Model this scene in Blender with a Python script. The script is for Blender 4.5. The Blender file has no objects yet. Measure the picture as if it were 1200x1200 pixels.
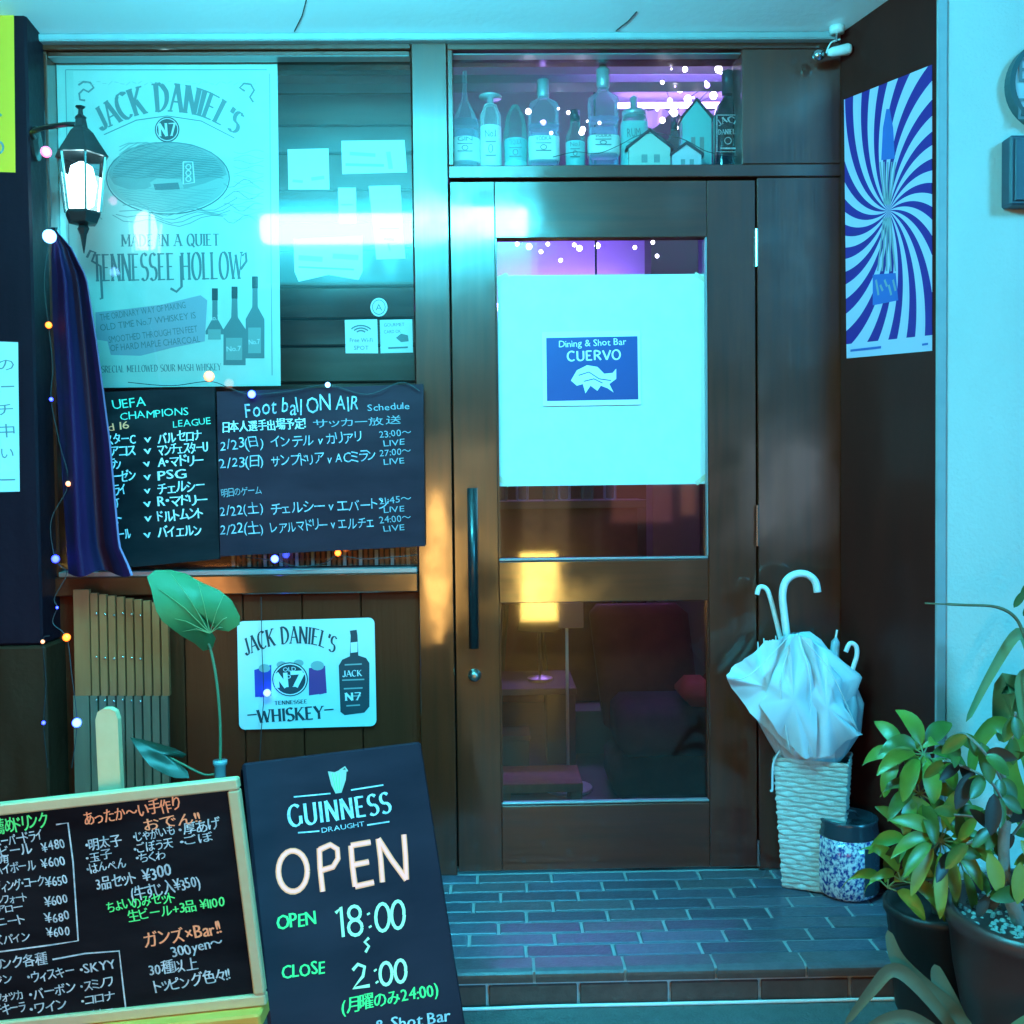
import bpy, math, random
from mathutils import Vector as V3, Matrix
random.seed(7)
R = math.radians
S = bpy.context.scene
COL = S.collection

# ------------------------------------------------------------------ camera
F = 1200.0; D = 2.96; H = 1.16                      # focal length in photo pixels, metres to the bar front, eye height over the step
YAW, PITCH, ROLL = R(1.125), R(1.906), R(0.646)
fw = V3((math.sin(YAW)*math.cos(PITCH), math.cos(YAW)*math.cos(PITCH), -math.sin(PITCH)))
r0 = V3((math.cos(YAW), -math.sin(YAW), 0)); u0 = r0.cross(fw)
rt = r0*math.cos(ROLL) - u0*math.sin(ROLL); up = r0*math.sin(ROLL) + u0*math.cos(ROLL)
CAM = V3((0, -D, H))
cd = bpy.data.cameras.new('camera'); cam = bpy.data.objects.new('camera', cd); COL.objects.link(cam)
cd.sensor_width = 36; cd.lens = 36.0; cd.clip_start = .05; cd.clip_end = 300
M = Matrix((rt, up, -fw)).transposed().to_4x4(); M.translation = CAM
cam.matrix_world = M
S.camera = cam
# ------------------------------------------------------------------ sky, moonlight, exposure
w = bpy.data.worlds.new('World'); S.world = w; w.use_nodes = True
nt = w.node_tree; sk = nt.nodes.new('ShaderNodeTexSky'); sk.sky_type = 'NISHITA'; sk.sun_disc = False
sk.sun_elevation = R(18); sk.sun_rotation = R(146); sk.air_density = 1.6; sk.ozone_density = 4
tn = nt.nodes.new('ShaderNodeMix'); tn.data_type = 'RGBA'; tn.blend_type = 'MULTIPLY'; tn.inputs[0].default_value = 1; tn.inputs[7].default_value = (.03, .36, 1, 1)
nt.links.new(sk.outputs[0], tn.inputs[6]); nt.links.new(tn.outputs[2], nt.nodes['Background'].inputs[0]); nt.nodes['Background'].inputs[1].default_value = .015
sl = bpy.data.lights.new('blue_night_light', 'SUN'); sl.energy = 1.7; sl.angle = R(14); sl.color = (.055, .60, 1)
so = bpy.data.objects.new('blue_night_light', sl); COL.objects.link(so); so.rotation_euler = (R(72), 0, R(34))
S.view_settings.view_transform = 'Standard'; S.view_settings.look = 'None'
S.view_settings.exposure = .75; S.view_settings.gamma = 1; S.view_settings.use_curve_mapping = False
S.cycles.max_bounces = 8; S.cycles.transparent_max_bounces = 12; S.cycles.caustics_refractive = False; S.cycles.caustics_reflective = False
S.cycles.sample_clamp_indirect = 4

# ------------------------------------------------------------------ measuring: a point of the photo on a plane of the place
def ray(px, py): return fw + rt*((px-600)/F) - up*((py-600)/F)
def at(px, py, Y=0.0):
    d = ray(px, py); return CAM + d*((Y+D)/d.y)
def gnd(px, py, z=0.0):
    d = ray(px, py); return CAM + d*((z-H)/d.z)
def AX(px, py=550, Y=0.0): return at(px, py, Y).x
def AZ(py, px=600, Y=0.0): return at(px, py, Y).z

class Fr:
    """a plane of the place: origin, right, up, towards the viewer"""
    def __init__(s, O, U, V): s.O, s.U, s.V = V3(O), V3(U).normalized(), V3(V).normalized(); s.N = s.U.cross(s.V)
    def p(s, a, b, d=0): return s.O + s.U*a + s.V*b + s.N*d
    def loc(s, px, py, off=0):
        d = ray(px, py); t = ((s.O + s.N*off - CAM).dot(s.N))/d.dot(s.N); q = CAM + d*t - s.O
        return (q.dot(s.U), q.dot(s.V))
def front(Y): return Fr((0, Y, 0), (1, 0, 0), (0, 0, 1))

# ------------------------------------------------------------------ materials
def mat(name, col, rough=.6, metal=0, coat=0, coatr=.1, noise=None, ncol=None, nscale=(8, 8, 8), namt=.5, bump=0, bscale=60, emit=None, estr=0, trans=0, spec=.5, sheen=0, stretch=None):
    m = bpy.data.materials.new(name); m.use_nodes = True; n = m.node_tree.nodes; L = m.node_tree.links; b = n['Principled BSDF']
    b.inputs['Base Color'].default_value = (*col, 1); b.inputs['Roughness'].default_value = rough; b.inputs['Metallic'].default_value = metal
    b.inputs['Coat Weight'].default_value = coat; b.inputs['Coat Roughness'].default_value = coatr; b.inputs['Coat IOR'].default_value = 1.95 if coat >= 1 else 1.5; b.inputs['Specular IOR Level'].default_value = spec
    b.inputs['Transmission Weight'].default_value = trans
    tc = n.new('ShaderNodeTexCoord')
    if ncol:
        mp = n.new('ShaderNodeMapping'); mp.inputs['Scale'].default_value = nscale; L.new(tc.outputs['Object'], mp.inputs[0])
        nz = n.new('ShaderNodeTexNoise'); nz.inputs['Scale'].default_value = 1; nz.inputs['Detail'].default_value = 6; L.new(mp.outputs[0], nz.inputs['Vector'])
        oi = n.new('ShaderNodeObjectInfo'); ad = n.new('ShaderNodeMath'); ad.operation = 'MULTIPLY'; ad.inputs[1].default_value = 20
        nz.noise_dimensions = '4D'; L.new(oi.outputs['Random'], ad.inputs[0]); L.new(ad.outputs[0], nz.inputs['W'])
        cr = n.new('ShaderNodeValToRGB'); cr.color_ramp.elements[0].position = .5-namt/2; cr.color_ramp.elements[1].position = .5+namt/2
        cr.color_ramp.elements[0].color = (*col, 1); cr.color_ramp.elements[1].color = (*ncol, 1)
        L.new(nz.outputs[0], cr.inputs[0]); L.new(cr.outputs[0], b.inputs['Base Color'])
    if bump:
        n2 = n.new('ShaderNodeTexNoise'); n2.inputs['Scale'].default_value = bscale; n2.inputs['Detail'].default_value = 5
        if stretch:
            m2 = n.new('ShaderNodeMapping'); m2.inputs['Scale'].default_value = stretch; L.new(tc.outputs['Object'], m2.inputs[0]); L.new(m2.outputs[0], n2.inputs['Vector'])
        else: L.new(tc.outputs['Object'], n2.inputs['Vector'])
        bp = n.new('ShaderNodeBump'); bp.inputs['Strength'].default_value = bump; bp.inputs['Distance'].default_value = .01
        L.new(n2.outputs[0], bp.inputs['Height']); L.new(bp.outputs[0], b.inputs['Normal'])
    if coat >= 1:
        n3 = n.new('ShaderNodeTexNoise'); n3.inputs['Scale'].default_value = 7; n3.inputs['Detail'].default_value = 8; L.new(tc.outputs['Object'], n3.inputs['Vector'])
        mr = n.new('ShaderNodeMapRange'); mr.inputs[1].default_value = .35; mr.inputs[2].default_value = .7; mr.inputs[3].default_value = coatr*.55; mr.inputs[4].default_value = coatr*2.2; L.new(n3.outputs[0], mr.inputs[0]); L.new(mr.outputs[0], b.inputs['Coat Roughness'])
    if emit: b.inputs['Emission Color'].default_value = (*emit, 1); b.inputs['Emission Strength'].default_value = estr
    return m
def glassmat(name, tint=(1, 1, 1), rough=.0, k=1.0, haze=0):
    m = bpy.data.materials.new(name); m.use_nodes = True; n = m.node_tree.nodes; L = m.node_tree.links; n.remove(n['Principled BSDF'])
    o = n['Material Output']; t = n.new('ShaderNodeBsdfTransparent'); t.inputs[0].default_value = (*tint, 1)
    g = n.new('ShaderNodeBsdfGlossy'); g.inputs['Roughness'].default_value = rough
    fr = n.new('ShaderNodeFresnel'); fr.inputs[0].default_value = 1.5; mu = n.new('ShaderNodeMath'); mu.operation = 'MULTIPLY'; mu.inputs[1].default_value = k; mu.use_clamp = True
    g2 = n.new('ShaderNodeBsdfGlossy'); g2.inputs['Roughness'].default_value = .22; gm = n.new('ShaderNodeMixShader'); gm.inputs[0].default_value = haze; L.new(g.outputs[0], gm.inputs[1]); L.new(g2.outputs[0], gm.inputs[2])
    mx = n.new('ShaderNodeMixShader'); L.new(fr.outputs[0], mu.inputs[0]); L.new(mu.outputs[0], mx.inputs[0]); L.new(t.outputs[0], mx.inputs[1]); L.new(gm.outputs[0], mx.inputs[2]); L.new(mx.outputs[0], o.inputs[0])
    return m
def bottlemat(name, c, k=.45):
    m = glassmat(name, (.9, .97, 1), .03, 4); n = m.node_tree.nodes; L = m.node_tree.links; t = [x for x in n if x.type == 'BSDF_TRANSPARENT'][0]; mx = [x for x in n if x.type == 'MIX_SHADER'][0]
    d = n.new('ShaderNodeBsdfDiffuse'); d.inputs[0].default_value = (*c, 1); m2 = n.new('ShaderNodeMixShader'); m2.inputs[0].default_value = k
    L.new(t.outputs[0], m2.inputs[1]); L.new(d.outputs[0], m2.inputs[2]); L.new(m2.outputs[0], mx.inputs[1]); return m
wood = mat('varnished_wood', (.066, .0085, .002), .36, coat=1, coatr=.085, spec=.45, ncol=(.13, .017, .004), nscale=(45, 45, 3), namt=.5, bump=.04, bscale=1, stretch=(120, 120, 6))
woodh = mat('varnished_wood_rail', (.066, .0085, .002), .36, coat=1, coatr=.085, spec=.45, ncol=(.13, .017, .004), nscale=(3, 45, 45), namt=.5, bump=.04, bscale=1, stretch=(6, 120, 120))
panelw = mat('red_brown_panel', (.10, .014, .005), .5, coat=.1, coatr=.2, spec=.12, ncol=(.135, .019, .007), nscale=(22, 22, 2), namt=.6, bump=.15, bscale=1, stretch=(90, 90, 5))
darkw = mat('dark_side_panel', (.055, .009, .007), .4, coat=.12, coatr=.15, spec=.1, ncol=(.085, .014, .010), nscale=(14, 14, 3), namt=.6, bump=.1, bscale=8)
pillarw = mat('dark_pillar', (.010, .004, .009), .5, coat=.08, coatr=.3, spec=.1, ncol=(.018, .008, .015), nscale=(25, 25, 3), bump=.2, bscale=30)
pillarb = mat('brown_pillar_base', (.04, .010, .004), .5, spec=.15, ncol=(.06, .022, .012), nscale=(20, 20, 3), bump=.2, bscale=30)
glass = glassmat('window_glass', (.92, .96, .96), .045, 3.4, .18)
lampglass = glassmat('lantern_glass', (.8, .95, 1), .02, 2)
metal = mat('steel', (.55, .58, .6), .25, 1)
brass = mat('worn_metal', (.4, .38, .34), .35, 1)
blackm = mat('black_paint', (.012, .012, .014), .35, coat=.3)
gap = mat('dark_joint', (.004, .004, .004), .9)
aluminium = mat('window_bead', (.32, .36, .38), .35, .5)
stucco = mat('pale_stucco', (.52, .60, .57), .9, ncol=(.78, .82, .78), nscale=(2.5, 2.5, 1.2), namt=.6, bump=.35, bscale=110)
ceilm = mat('painted_ceiling', (.86, .92, .98), .7, ncol=(.90, .95, .99), nscale=(3, 3, 3), bump=.1, bscale=50)
trimm = mat('grey_trim', (.28, .33, .36), .5, ncol=(.36, .4, .42), nscale=(20, 20, 20))
clear = bottlemat('clear_bottle_glass', (.75, .8, .9), .38); frost = bottlemat('frosted_white_bottle', (.8, .84, .84), .75); greenb = bottlemat('green_bottle_glass', (.2, .5, .42), .4); blackb = mat('black_bottle', (.012, .014, .02), .15, coat=.5)
asphalt = mat('asphalt', (.08, .09, .09), .75, ncol=(.15, .16, .16), nscale=(30, 30, 30), namt=.8, bump=.6, bscale=150, coat=.15, coatr=.3)
mortar = mat('mortar', (.46, .46, .48), .9, bump=.4, bscale=200)
tilem = [mat('floor_brick_%s' % k, c, .42, ncol=c2, nscale=(60, 60, 60), namt=.7, bump=.25, bscale=120, coat=.2, coatr=.3) for k, c, c2 in
         (('grey', (.06, .07, .12), (.14, .14, .19)), ('blue_grey', (.09, .10, .16), (.17, .17, .22)), ('brown', (.08, .075, .10), (.16, .14, .17)), ('dark', (.05, .055, .09), (.11, .11, .15)))]
nosem = mat('red_brown_riser_brick', (.10, .045, .04), .4, ncol=(.15, .075, .065), nscale=(40, 40, 40), bump=.2, bscale=120)
nosetop = mat('nosing_brick', (.09, .085, .105), .4, ncol=(.14, .125, .15), nscale=(40, 40, 40), bump=.2, bscale=120, coat=.2, coatr=.3)
paper = mat('pale_paper', (.56, .66, .66), .6, ncol=(.74, .80, .80), nscale=(14, 14, 14), namt=.9, bump=.25, bscale=18)
paperw = mat('white_paper', (.80, .78, .80), .6)
agedp = mat('aged_poster_paper', (.56, .66, .62), .55, ncol=(.76, .82, .78), nscale=(11, 11, 11), namt=.9, bump=.4, bscale=9)
ink = mat('grey_ink', (.16, .22, .24), .6); inkd = mat('dark_ink', (.03, .045, .06), .5); inkm = mat('mid_ink', (.30, .38, .38), .6); inkl = mat('light_ink', (.42, .50, .48), .6)
tapem = mat('adhesive_tape', (.60, .60, .45), .3, coat=.4); navy = mat('navy_print', (.02, .05, .22), .4); bluep = mat('blue_print', (.03, .05, .35), .5); purp = mat('purple_print', (.16, .04, .2), .5)
tinm = mat('tin_plate', (.62, .72, .70), .3, .0, coat=.5, coatr=.15, ncol=(.70, .78, .76), nscale=(10, 10, 10))
board = mat('chalkboard', (.005, .004, .006), .7, spec=.06, ncol=(.022, .018, .022), nscale=(5, 5, 16), namt=.45)
boardb = mat('blue_black_signboard', (.020, .008, .016), .5, spec=.12, ncol=(.046, .022, .036), nscale=(4, 4, 12), namt=.5)
chw = mat('white_marker', (.42, .46, .5), .7, ncol=(.9, .92, .95), nscale=(90, 90, 90), namt=.35); chd = mat('faded_marker', (.30, .36, .42), .8); chm = mat('thin_marker', (.22, .27, .33), .8, ncol=(.62, .70, .78), nscale=(90, 90, 90), namt=.4)
chg = mat('green_marker', (.10, .85, .25), .7, emit=(.1, .9, .2), estr=.12); cho = mat('orange_marker', (.95, .36, .18), .7, emit=(1, .3, .1), estr=.12)  # green and orange markers carry a faint added glow
chp = mat('pale_pink_marker', (1, .42, .36), .7, emit=(1, .36, .28), estr=.4); chlg = mat('pale_green_marker', (.65, .95, .6), .7, emit=(.5, 1, .4), estr=.12)  # pink and pale green markers also glow by themselves
cht = mat('teal_marker', (.15, .62, .48), .7)
palewood = mat('pale_frame_wood', (.75, .50, .27), .5, ncol=(.82, .56, .32), nscale=(30, 30, 30), bump=.1, bscale=60)
yelwood = mat('yellow_easel_wood', (.95, .40, .06), .5, ncol=(.98, .50, .10), nscale=(20, 20, 20))
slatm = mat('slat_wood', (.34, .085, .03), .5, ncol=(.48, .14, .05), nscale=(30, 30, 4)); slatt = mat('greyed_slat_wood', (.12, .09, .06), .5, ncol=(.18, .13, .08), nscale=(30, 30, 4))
leafd = mat('dark_green_leaf', (.045, .10, .015), .42, coat=.25, coatr=.22, ncol=(.10, .18, .025), nscale=(25, 25, 25)); 
leafm = mat('green_leaf', (.10, .19, .02), .42, coat=.25, coatr=.22, ncol=(.20, .30, .035), nscale=(22, 22, 22))
leafy = mat('yellow_green_leaf', (.26, .26, .03), .45, ncol=(.36, .34, .05), nscale=(25, 25, 25)); leafp = mat('purple_brown_leaf', (.03, .018, .012), .4, ncol=(.05, .03, .02), nscale=(25, 25, 25))
leaff = mat('flat_green_leaf', (.035, .13, .045), .5, ncol=(.05, .18, .06), nscale=(8, 8, 8), bump=.2, bscale=20)
leafg = mat('pale_green_leaf', (.18, .30, .12), .45, ncol=(.26, .38, .17), nscale=(12, 12, 12)); dryl = mat('dry_leaf', (.13, .12, .06), .6, ncol=(.2, .18, .10), nscale=(12, 12, 12))
stemm = mat('green_stem', (.14, .2, .10), .6); barkm = mat('grey_bark', (.22, .22, .18), .8, ncol=(.34, .32, .27), nscale=(30, 30, 30), bump=.5, bscale=60)
potm = mat('maroon_pot', (.07, .022, .022), .4, ncol=(.10, .034, .03), nscale=(8, 8, 8), coat=.25, coatr=.25); soil = mat('pebbles', (.3, .33, .3), .8, ncol=(.5, .52, .46), nscale=(60, 60, 60))
wick = mat('white_wicker', (.50, .58, .54), .6, ncol=(.62, .68, .64), nscale=(60, 60, 60), bump=.3, bscale=200)
umbm = mat('white_umbrella_cloth', (.58, .68, .74), .6, ncol=(.74, .80, .86), nscale=(12, 12, 12)); umbh = mat('white_plastic', (.82, .86, .86), .3)
china = mat('blue_white_china', (.75, .8, .85), .2, ncol=(.03, .06, .28), nscale=(120, 120, 95), namt=.16, coat=.6); chinad = mat('dark_glazed_band', (.03, .05, .07), .25, coat=.5)
flagb = mat('blue_flag_cloth', (.014, .004, .028), .7, spec=.2); flagr = mat('maroon_flag_cloth', (.045, .003, .012), .7, spec=.2); flagd = mat('violet_flag_cloth', (.026, .003, .036), .7, spec=.2); flage = mat('pale_flag_hem', (.25, .2, .4), .6)
cordm = mat('dark_cord', (.02, .025, .03), .6)
def bulbm(name, c, s):
    m = bpy.data.materials.new(name); m.use_nodes = True; n = m.node_tree.nodes; L = m.node_tree.links; b = n['Principled BSDF']
    lw = n.new('ShaderNodeLayerWeight'); lw.inputs[0].default_value = .35; cr = n.new('ShaderNodeValToRGB')
    cr.color_ramp.elements[0].position = .12; cr.color_ramp.elements[1].position = .6; cr.color_ramp.elements[0].color = (*[.01+.99*x for x in c], 1); cr.color_ramp.elements[1].color = (*[x*.25 for x in c], 1)
    L.new(lw.outputs['Facing'], cr.inputs[0]); L.new(cr.outputs[0], b.inputs['Emission Color']); b.inputs['Emission Strength'].default_value = s; b.inputs['Base Color'].default_value = (*c, 1); return m
def emi(name, c, s): return mat(name, (.0, .0, .0), .5, emit=c, estr=s)
tubee = emi('cyan_fluorescent_tube', (.07, .80, 1.0), 78)
lante = emi('lantern_bulb', (.6, .95, 1), 8)
LB = bulbm('blue_bulb', (.015, .03, 1), 9); LBw = bulbm('blue_white_bulb', (.04, .09, 1), 10); LO = bulbm('orange_bulb', (1, .16, .01), 3.5); LW = bulbm('warm_white_bulb', (1, .35, .15), 2.2); LP = bulbm('pink_white_bulb', (1, .15, .4), 2.5); LC = bulbm('cool_white_bulb', (.2, .5, 1), 6)
viol = emi('violet_neon', (.42, .22, 1), 60); warmshade = mat('grey_lamp_shade', (.32, .28, .22), .7); LVio = emi('violet_spark', (.4, .25, 1), 5); sparkw = emi('lilac_spark', (.9, .8, 1), 9)
signw = emi('warm_lit_sign_face', (1, .62, .14), 13)

# ------------------------------------------------------------------ mesh building
WL = {}
def tag(o, label=None, cat=None, group=None, kind=None):
    if label: o['label'] = label
    if cat: o['category'] = cat
    if group: o['group'] = group
    if kind: o['kind'] = kind
    return o
def thing(name, label, cat, loc, group=None):
    o = bpy.data.objects.new(name, None); COL.objects.link(o); o.location = loc; o.empty_display_size = .05
    WL[o] = V3(loc); return tag(o, label, cat, group)
def mk(name, vs, fs, m, parent=None, smooth=False, mi=None):
    vs = [V3(v) for v in vs]
    lo = V3([min(v[i] for v in vs) for i in range(3)]); hi = V3([max(v[i] for v in vs) for i in range(3)]); c = (lo+hi)/2
    me = bpy.data.meshes.new(name); me.from_pydata([v-c for v in vs], [], fs)
    for q in (m if isinstance(m, (list, tuple)) else [m]): me.materials.append(q)
    if mi: me.polygons.foreach_set('material_index', mi)
    if smooth: me.polygons.foreach_set('use_smooth', [True]*len(fs))
    o = bpy.data.objects.new(name, me); COL.objects.link(o); WL[o] = c
    if parent: o.parent = parent; o.location = c - WL[parent]
    else: o.location = c
    return o
class MB:
    def __init__(s): s.v = []; s.f = []; s.m = []
    def add(s, vs, fs, mi=0):
        n = len(s.v); s.v += [V3(v) for v in vs]; s.f += [tuple(i+n for i in f) for f in fs]; s.m += [mi]*len(fs); return s
    def box(s, x0, x1, y0, y1, z0, z1, b=.002, T=None, mi=0):
        if x1 < x0: x0, x1 = x1, x0
        if y1 < y0: y0, y1 = y1, y0
        if z1 < z0: z0, z1 = z1, z0
        b = min(b, (x1-x0)*.45, (y1-y0)*.45, (z1-z0)*.45)
        T = T or (lambda x, y, z: V3((x, y, z))); vs = []; idx = {}
        for i, x in ((0, x0), (1, x1)):
            for j, y in ((0, y0), (1, y1)):
                for k, z in ((0, z0), (1, z1)):
                    sx, sy, sz = (1, -1)[i], (1, -1)[j], (1, -1)[k]
                    for a, p in (('x', (x, y+sy*b, z+sz*b)), ('y', (x+sx*b, y, z+sz*b)), ('z', (x+sx*b, y+sy*b, z))):
                        idx[(i, j, k, a)] = len(vs); vs.append(T(*p))
        g = lambda i, j, k, a: idx[(i, j, k, a)]
        fs = []
        for i in (0, 1):
            q = [g(i, 0, 0, 'x'), g(i, 1, 0, 'x'), g(i, 1, 1, 'x'), g(i, 0, 1, 'x')]; fs.append(q if i else q[::-1])
            q = [g(0, i, 0, 'y'), g(0, i, 1, 'y'), g(1, i, 1, 'y'), g(1, i, 0, 'y')]; fs.append(q if i else q[::-1])
            q = [g(0, 0, i, 'z'), g(1, 0, i, 'z'), g(1, 1, i, 'z'), g(0, 1, i, 'z')]; fs.append(q if i else q[::-1])
        for j in (0, 1):
            for k in (0, 1):
                q = [g(0, j, k, 'y'), g(1, j, k, 'y'), g(1, j, k, 'z'), g(0, j, k, 'z')]; fs.append(q if (j ^ k) else q[::-1])
                q = [g(j, 0, k, 'x'), g(j, 1, k, 'x'), g(j, 1, k, 'z'), g(j, 0, k, 'z')]; fs.append(q[::-1] if (j ^ k) else q)
                q = [g(j, k, 0, 'x'), g(j, k, 1, 'x'), g(j, k, 1, 'y'), g(j, k, 0, 'y')]; fs.append(q if (j ^ k) else q[::-1])
        for i in (0, 1):
            for j in (0, 1):
                for k in (0, 1):
                    q = [g(i, j, k, 'x'), g(i, j, k, 'y'), g(i, j, k, 'z')]; fs.append(q if (i+j+k) % 2 else q[::-1])
        return s.add(vs, fs, mi)
    def quad(s, a, b, c, d, mi=0): return s.add([a, b, c, d], [(0, 1, 2, 3)], mi)
    def poly(s, pts, mi=0): return s.add(pts, [tuple(range(len(pts)))], mi)
    def slab(s, pts, off, mi=0):                      # a flat outline given thickness
        n = len(pts); pts = [V3(p) for p in pts]; off = V3(off)
        return s.add(pts+[p+off for p in pts], [tuple(range(n)), tuple(range(2*n-1, n-1, -1))]+[(i, i+n, (i+1) % n+n, (i+1) % n) for i in range(n)], mi)
    def tube(s, pts, r, n=8, mi=0, cap=True):
        pts = [V3(p) for p in pts]; vs = []; fs = []; N_ = len(pts)
        if isinstance(r, (list, tuple)):
            rs = [r[min(len(r)-1, int(i*(len(r)-1)/max(1, N_-1)+.5))] for i in range(N_)]
        else: rs = [r]*N_
        pu = None
        for i, p in enumerate(pts):
            t = (pts[min(i+1, len(pts)-1)]-pts[max(i-1, 0)]).normalized()
            if pu is None: pu = t.orthogonal().normalized()
            pu = (pu - t*pu.dot(t)).normalized(); pv = t.cross(pu)
            for k in range(n): a = 2*math.pi*k/n; vs.append(p+(pu*math.cos(a)+pv*math.sin(a))*rs[i])
        for i in range(len(pts)-1):
            for k in range(n): fs.append((i*n+k, i*n+(k+1) % n, (i+1)*n+(k+1) % n, (i+1)*n+k))
        if cap: fs.append(tuple(range(n-1, -1, -1))); fs.append(tuple(range((len(pts)-1)*n, len(pts)*n)))
        return s.add(vs, fs, mi)
    def lathe(s, c, prof, n=20, sy=1.0, mi=0, ax=None, sq=0):
        c = V3(c); vs = []; fs = []; T = ax or (lambda x, y, z: V3((x, y, z)))
        for (r, z) in prof:
            for k in range(n):
                a = 2*math.pi*k/n; q = 1
                if sq: q = 1/(abs(math.cos(a))**sq+abs(math.sin(a))**sq)**(1/sq)
                vs.append(c+T(r*q*math.cos(a), r*q*sy*math.sin(a), z))
        for i in range(len(prof)-1):
            for k in range(n): fs.append((i*n+k, i*n+(k+1) % n, (i+1)*n+(k+1) % n, (i+1)*n+k))
        fs.append(tuple(range(n-1, -1, -1))); fs.append(tuple(range((len(prof)-1)*n, len(prof)*n)))
        return s.add(vs, fs, mi)
    def ball(s, c, r, n=8, mi=0):
        return s.lathe(c, [(max(1e-4, r*math.sin(math.pi*i/n)), -r*math.cos(math.pi*i/n)) for i in range(n+1)], n+2, mi=mi)
    def build(s, name, m, parent=None, smooth=False): return mk(name, s.v, s.f, m, parent, smooth, s.m)
def box(name, m, parent, *a, b=.002, **k): return MB().box(*a, b=b, **k).build(name, m, parent)
def curve(pts, n=6):                                  # smooth path through points
    pts = [V3(p) for p in pts]; P = [pts[0]]+pts+[pts[-1]]; o = []
    for i in range(1, len(P)-2):
        for k in range(n):
            t = k/n; a, b, c, d = P[i-1], P[i], P[i+1], P[i+2]
            o.append(.5*((2*b)+(c-a)*t+(2*a-5*b+4*c-d)*t*t+(3*b-a-3*c+d)*t**3))
    o.append(pts[-1]); return o

def blade(name, out, ctr, m, par, Y, dep, bulge=.0):
    """a leaf from its outline (photo pixels), cupped in depth"""
    c = V3((*ctr, 0)); vs = [at(ctr[0], ctr[1], Y-bulge)]; fs = []; n_ = len(out)
    for k, f_ in ((0, .33), (1, .68), (2, 1)):
        for i, (p, q) in enumerate(out):
            x, y = c.x+(p-c.x)*f_, c.y+(q-c.y)*f_; vs.append(at(x, y, Y+dep(i/n_)*f_*f_-bulge*(1-f_*f_)))
    for i in range(n_): fs.append((0, 1+i, 1+(i+1) % n_))
    for k in (0, 1):
        for i in range(n_): a = 1+k*n_+i; b_ = 1+k*n_+(i+1) % n_; fs.append((a, a+n_, b_+n_, b_))
    return mk(name, vs, fs, m, par, True)

# ------------------------------------------------------------------ writing
GC = {}
def glyph(ch):
    if ch not in GC:
        c = bpy.data.curves.new('g', 'FONT'); c.body = ch; c.resolution_u = 2
        o = bpy.data.objects.new('g', c); m = o.to_mesh()
        GC[ch] = ([(v.co.x, v.co.y) for v in m.vertices], [tuple(p.vertices) for p in m.polygons]); o.to_mesh_clear()
        bpy.data.objects.remove(o); bpy.data.curves.remove(c)
    return GC[ch]
def write(mb, fr, s, p0, p1, h, mi=0, jit=.05, d=.0012, loose=True, warp=None, bold=0):
    """letters of height h (photo pixels) along the baseline p0 -> p1 on plane fr"""
    a0, a1 = V3((*fr.loc(*p0), 0)), V3((*fr.loc(*p1), 0)); L = (a1-a0).length; e = (a1-a0).normalized(); nrm = V3((-e.y, e.x, 0))
    hh = fr.loc(p0[0], p0[1]-h); sc = math.hypot(hh[0]-a0.x, hh[1]-a0.y)/.72
    adv = []
    for ch in s:
        vs, _ = glyph(ch)
        if not vs: adv.append(.25)
        else: adv.append((max(v[0] for v in vs)-min(v[0] for v in vs))+.08)
    tot = sum(adv)-.08; sx = L/tot; x = 0
    for ch, ad in zip(s, adv):
        vs, fs = glyph(ch)
        if vs:
            mnx = min(v[0] for v in vs); jr = random.uniform(-jit, jit)*1.6; jy = random.uniform(-jit, jit)*.8; js = 1+random.uniform(-jit, jit)
            out = []
            for k in range(2 if bold else 1):
                for (vx, vy) in vs:
                    vx = (vx-mnx)+k*bold/max(sx, 1e-5)*sc*.05; yy = vy*js+jy; xx = x+vx*js-jr*vy
                    out.append(fr.p(*(a0+e*(xx*sx)+nrm*(yy*sc)).xy, d+k*.0003+(int(x*7) % 5)*.00002))
            mb.add(out[:len(vs)], fs, mi)
            if bold: mb.add(out[len(vs):], fs, mi)
        x += ad
def arc(cx, cy, rx, ry, a0, a1, n=14): return [(cx+rx*math.cos(R(a0+(a1-a0)*i/n)), cy+ry*math.sin(R(a0+(a1-a0)*i/n))) for i in range(n+1)]
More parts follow.
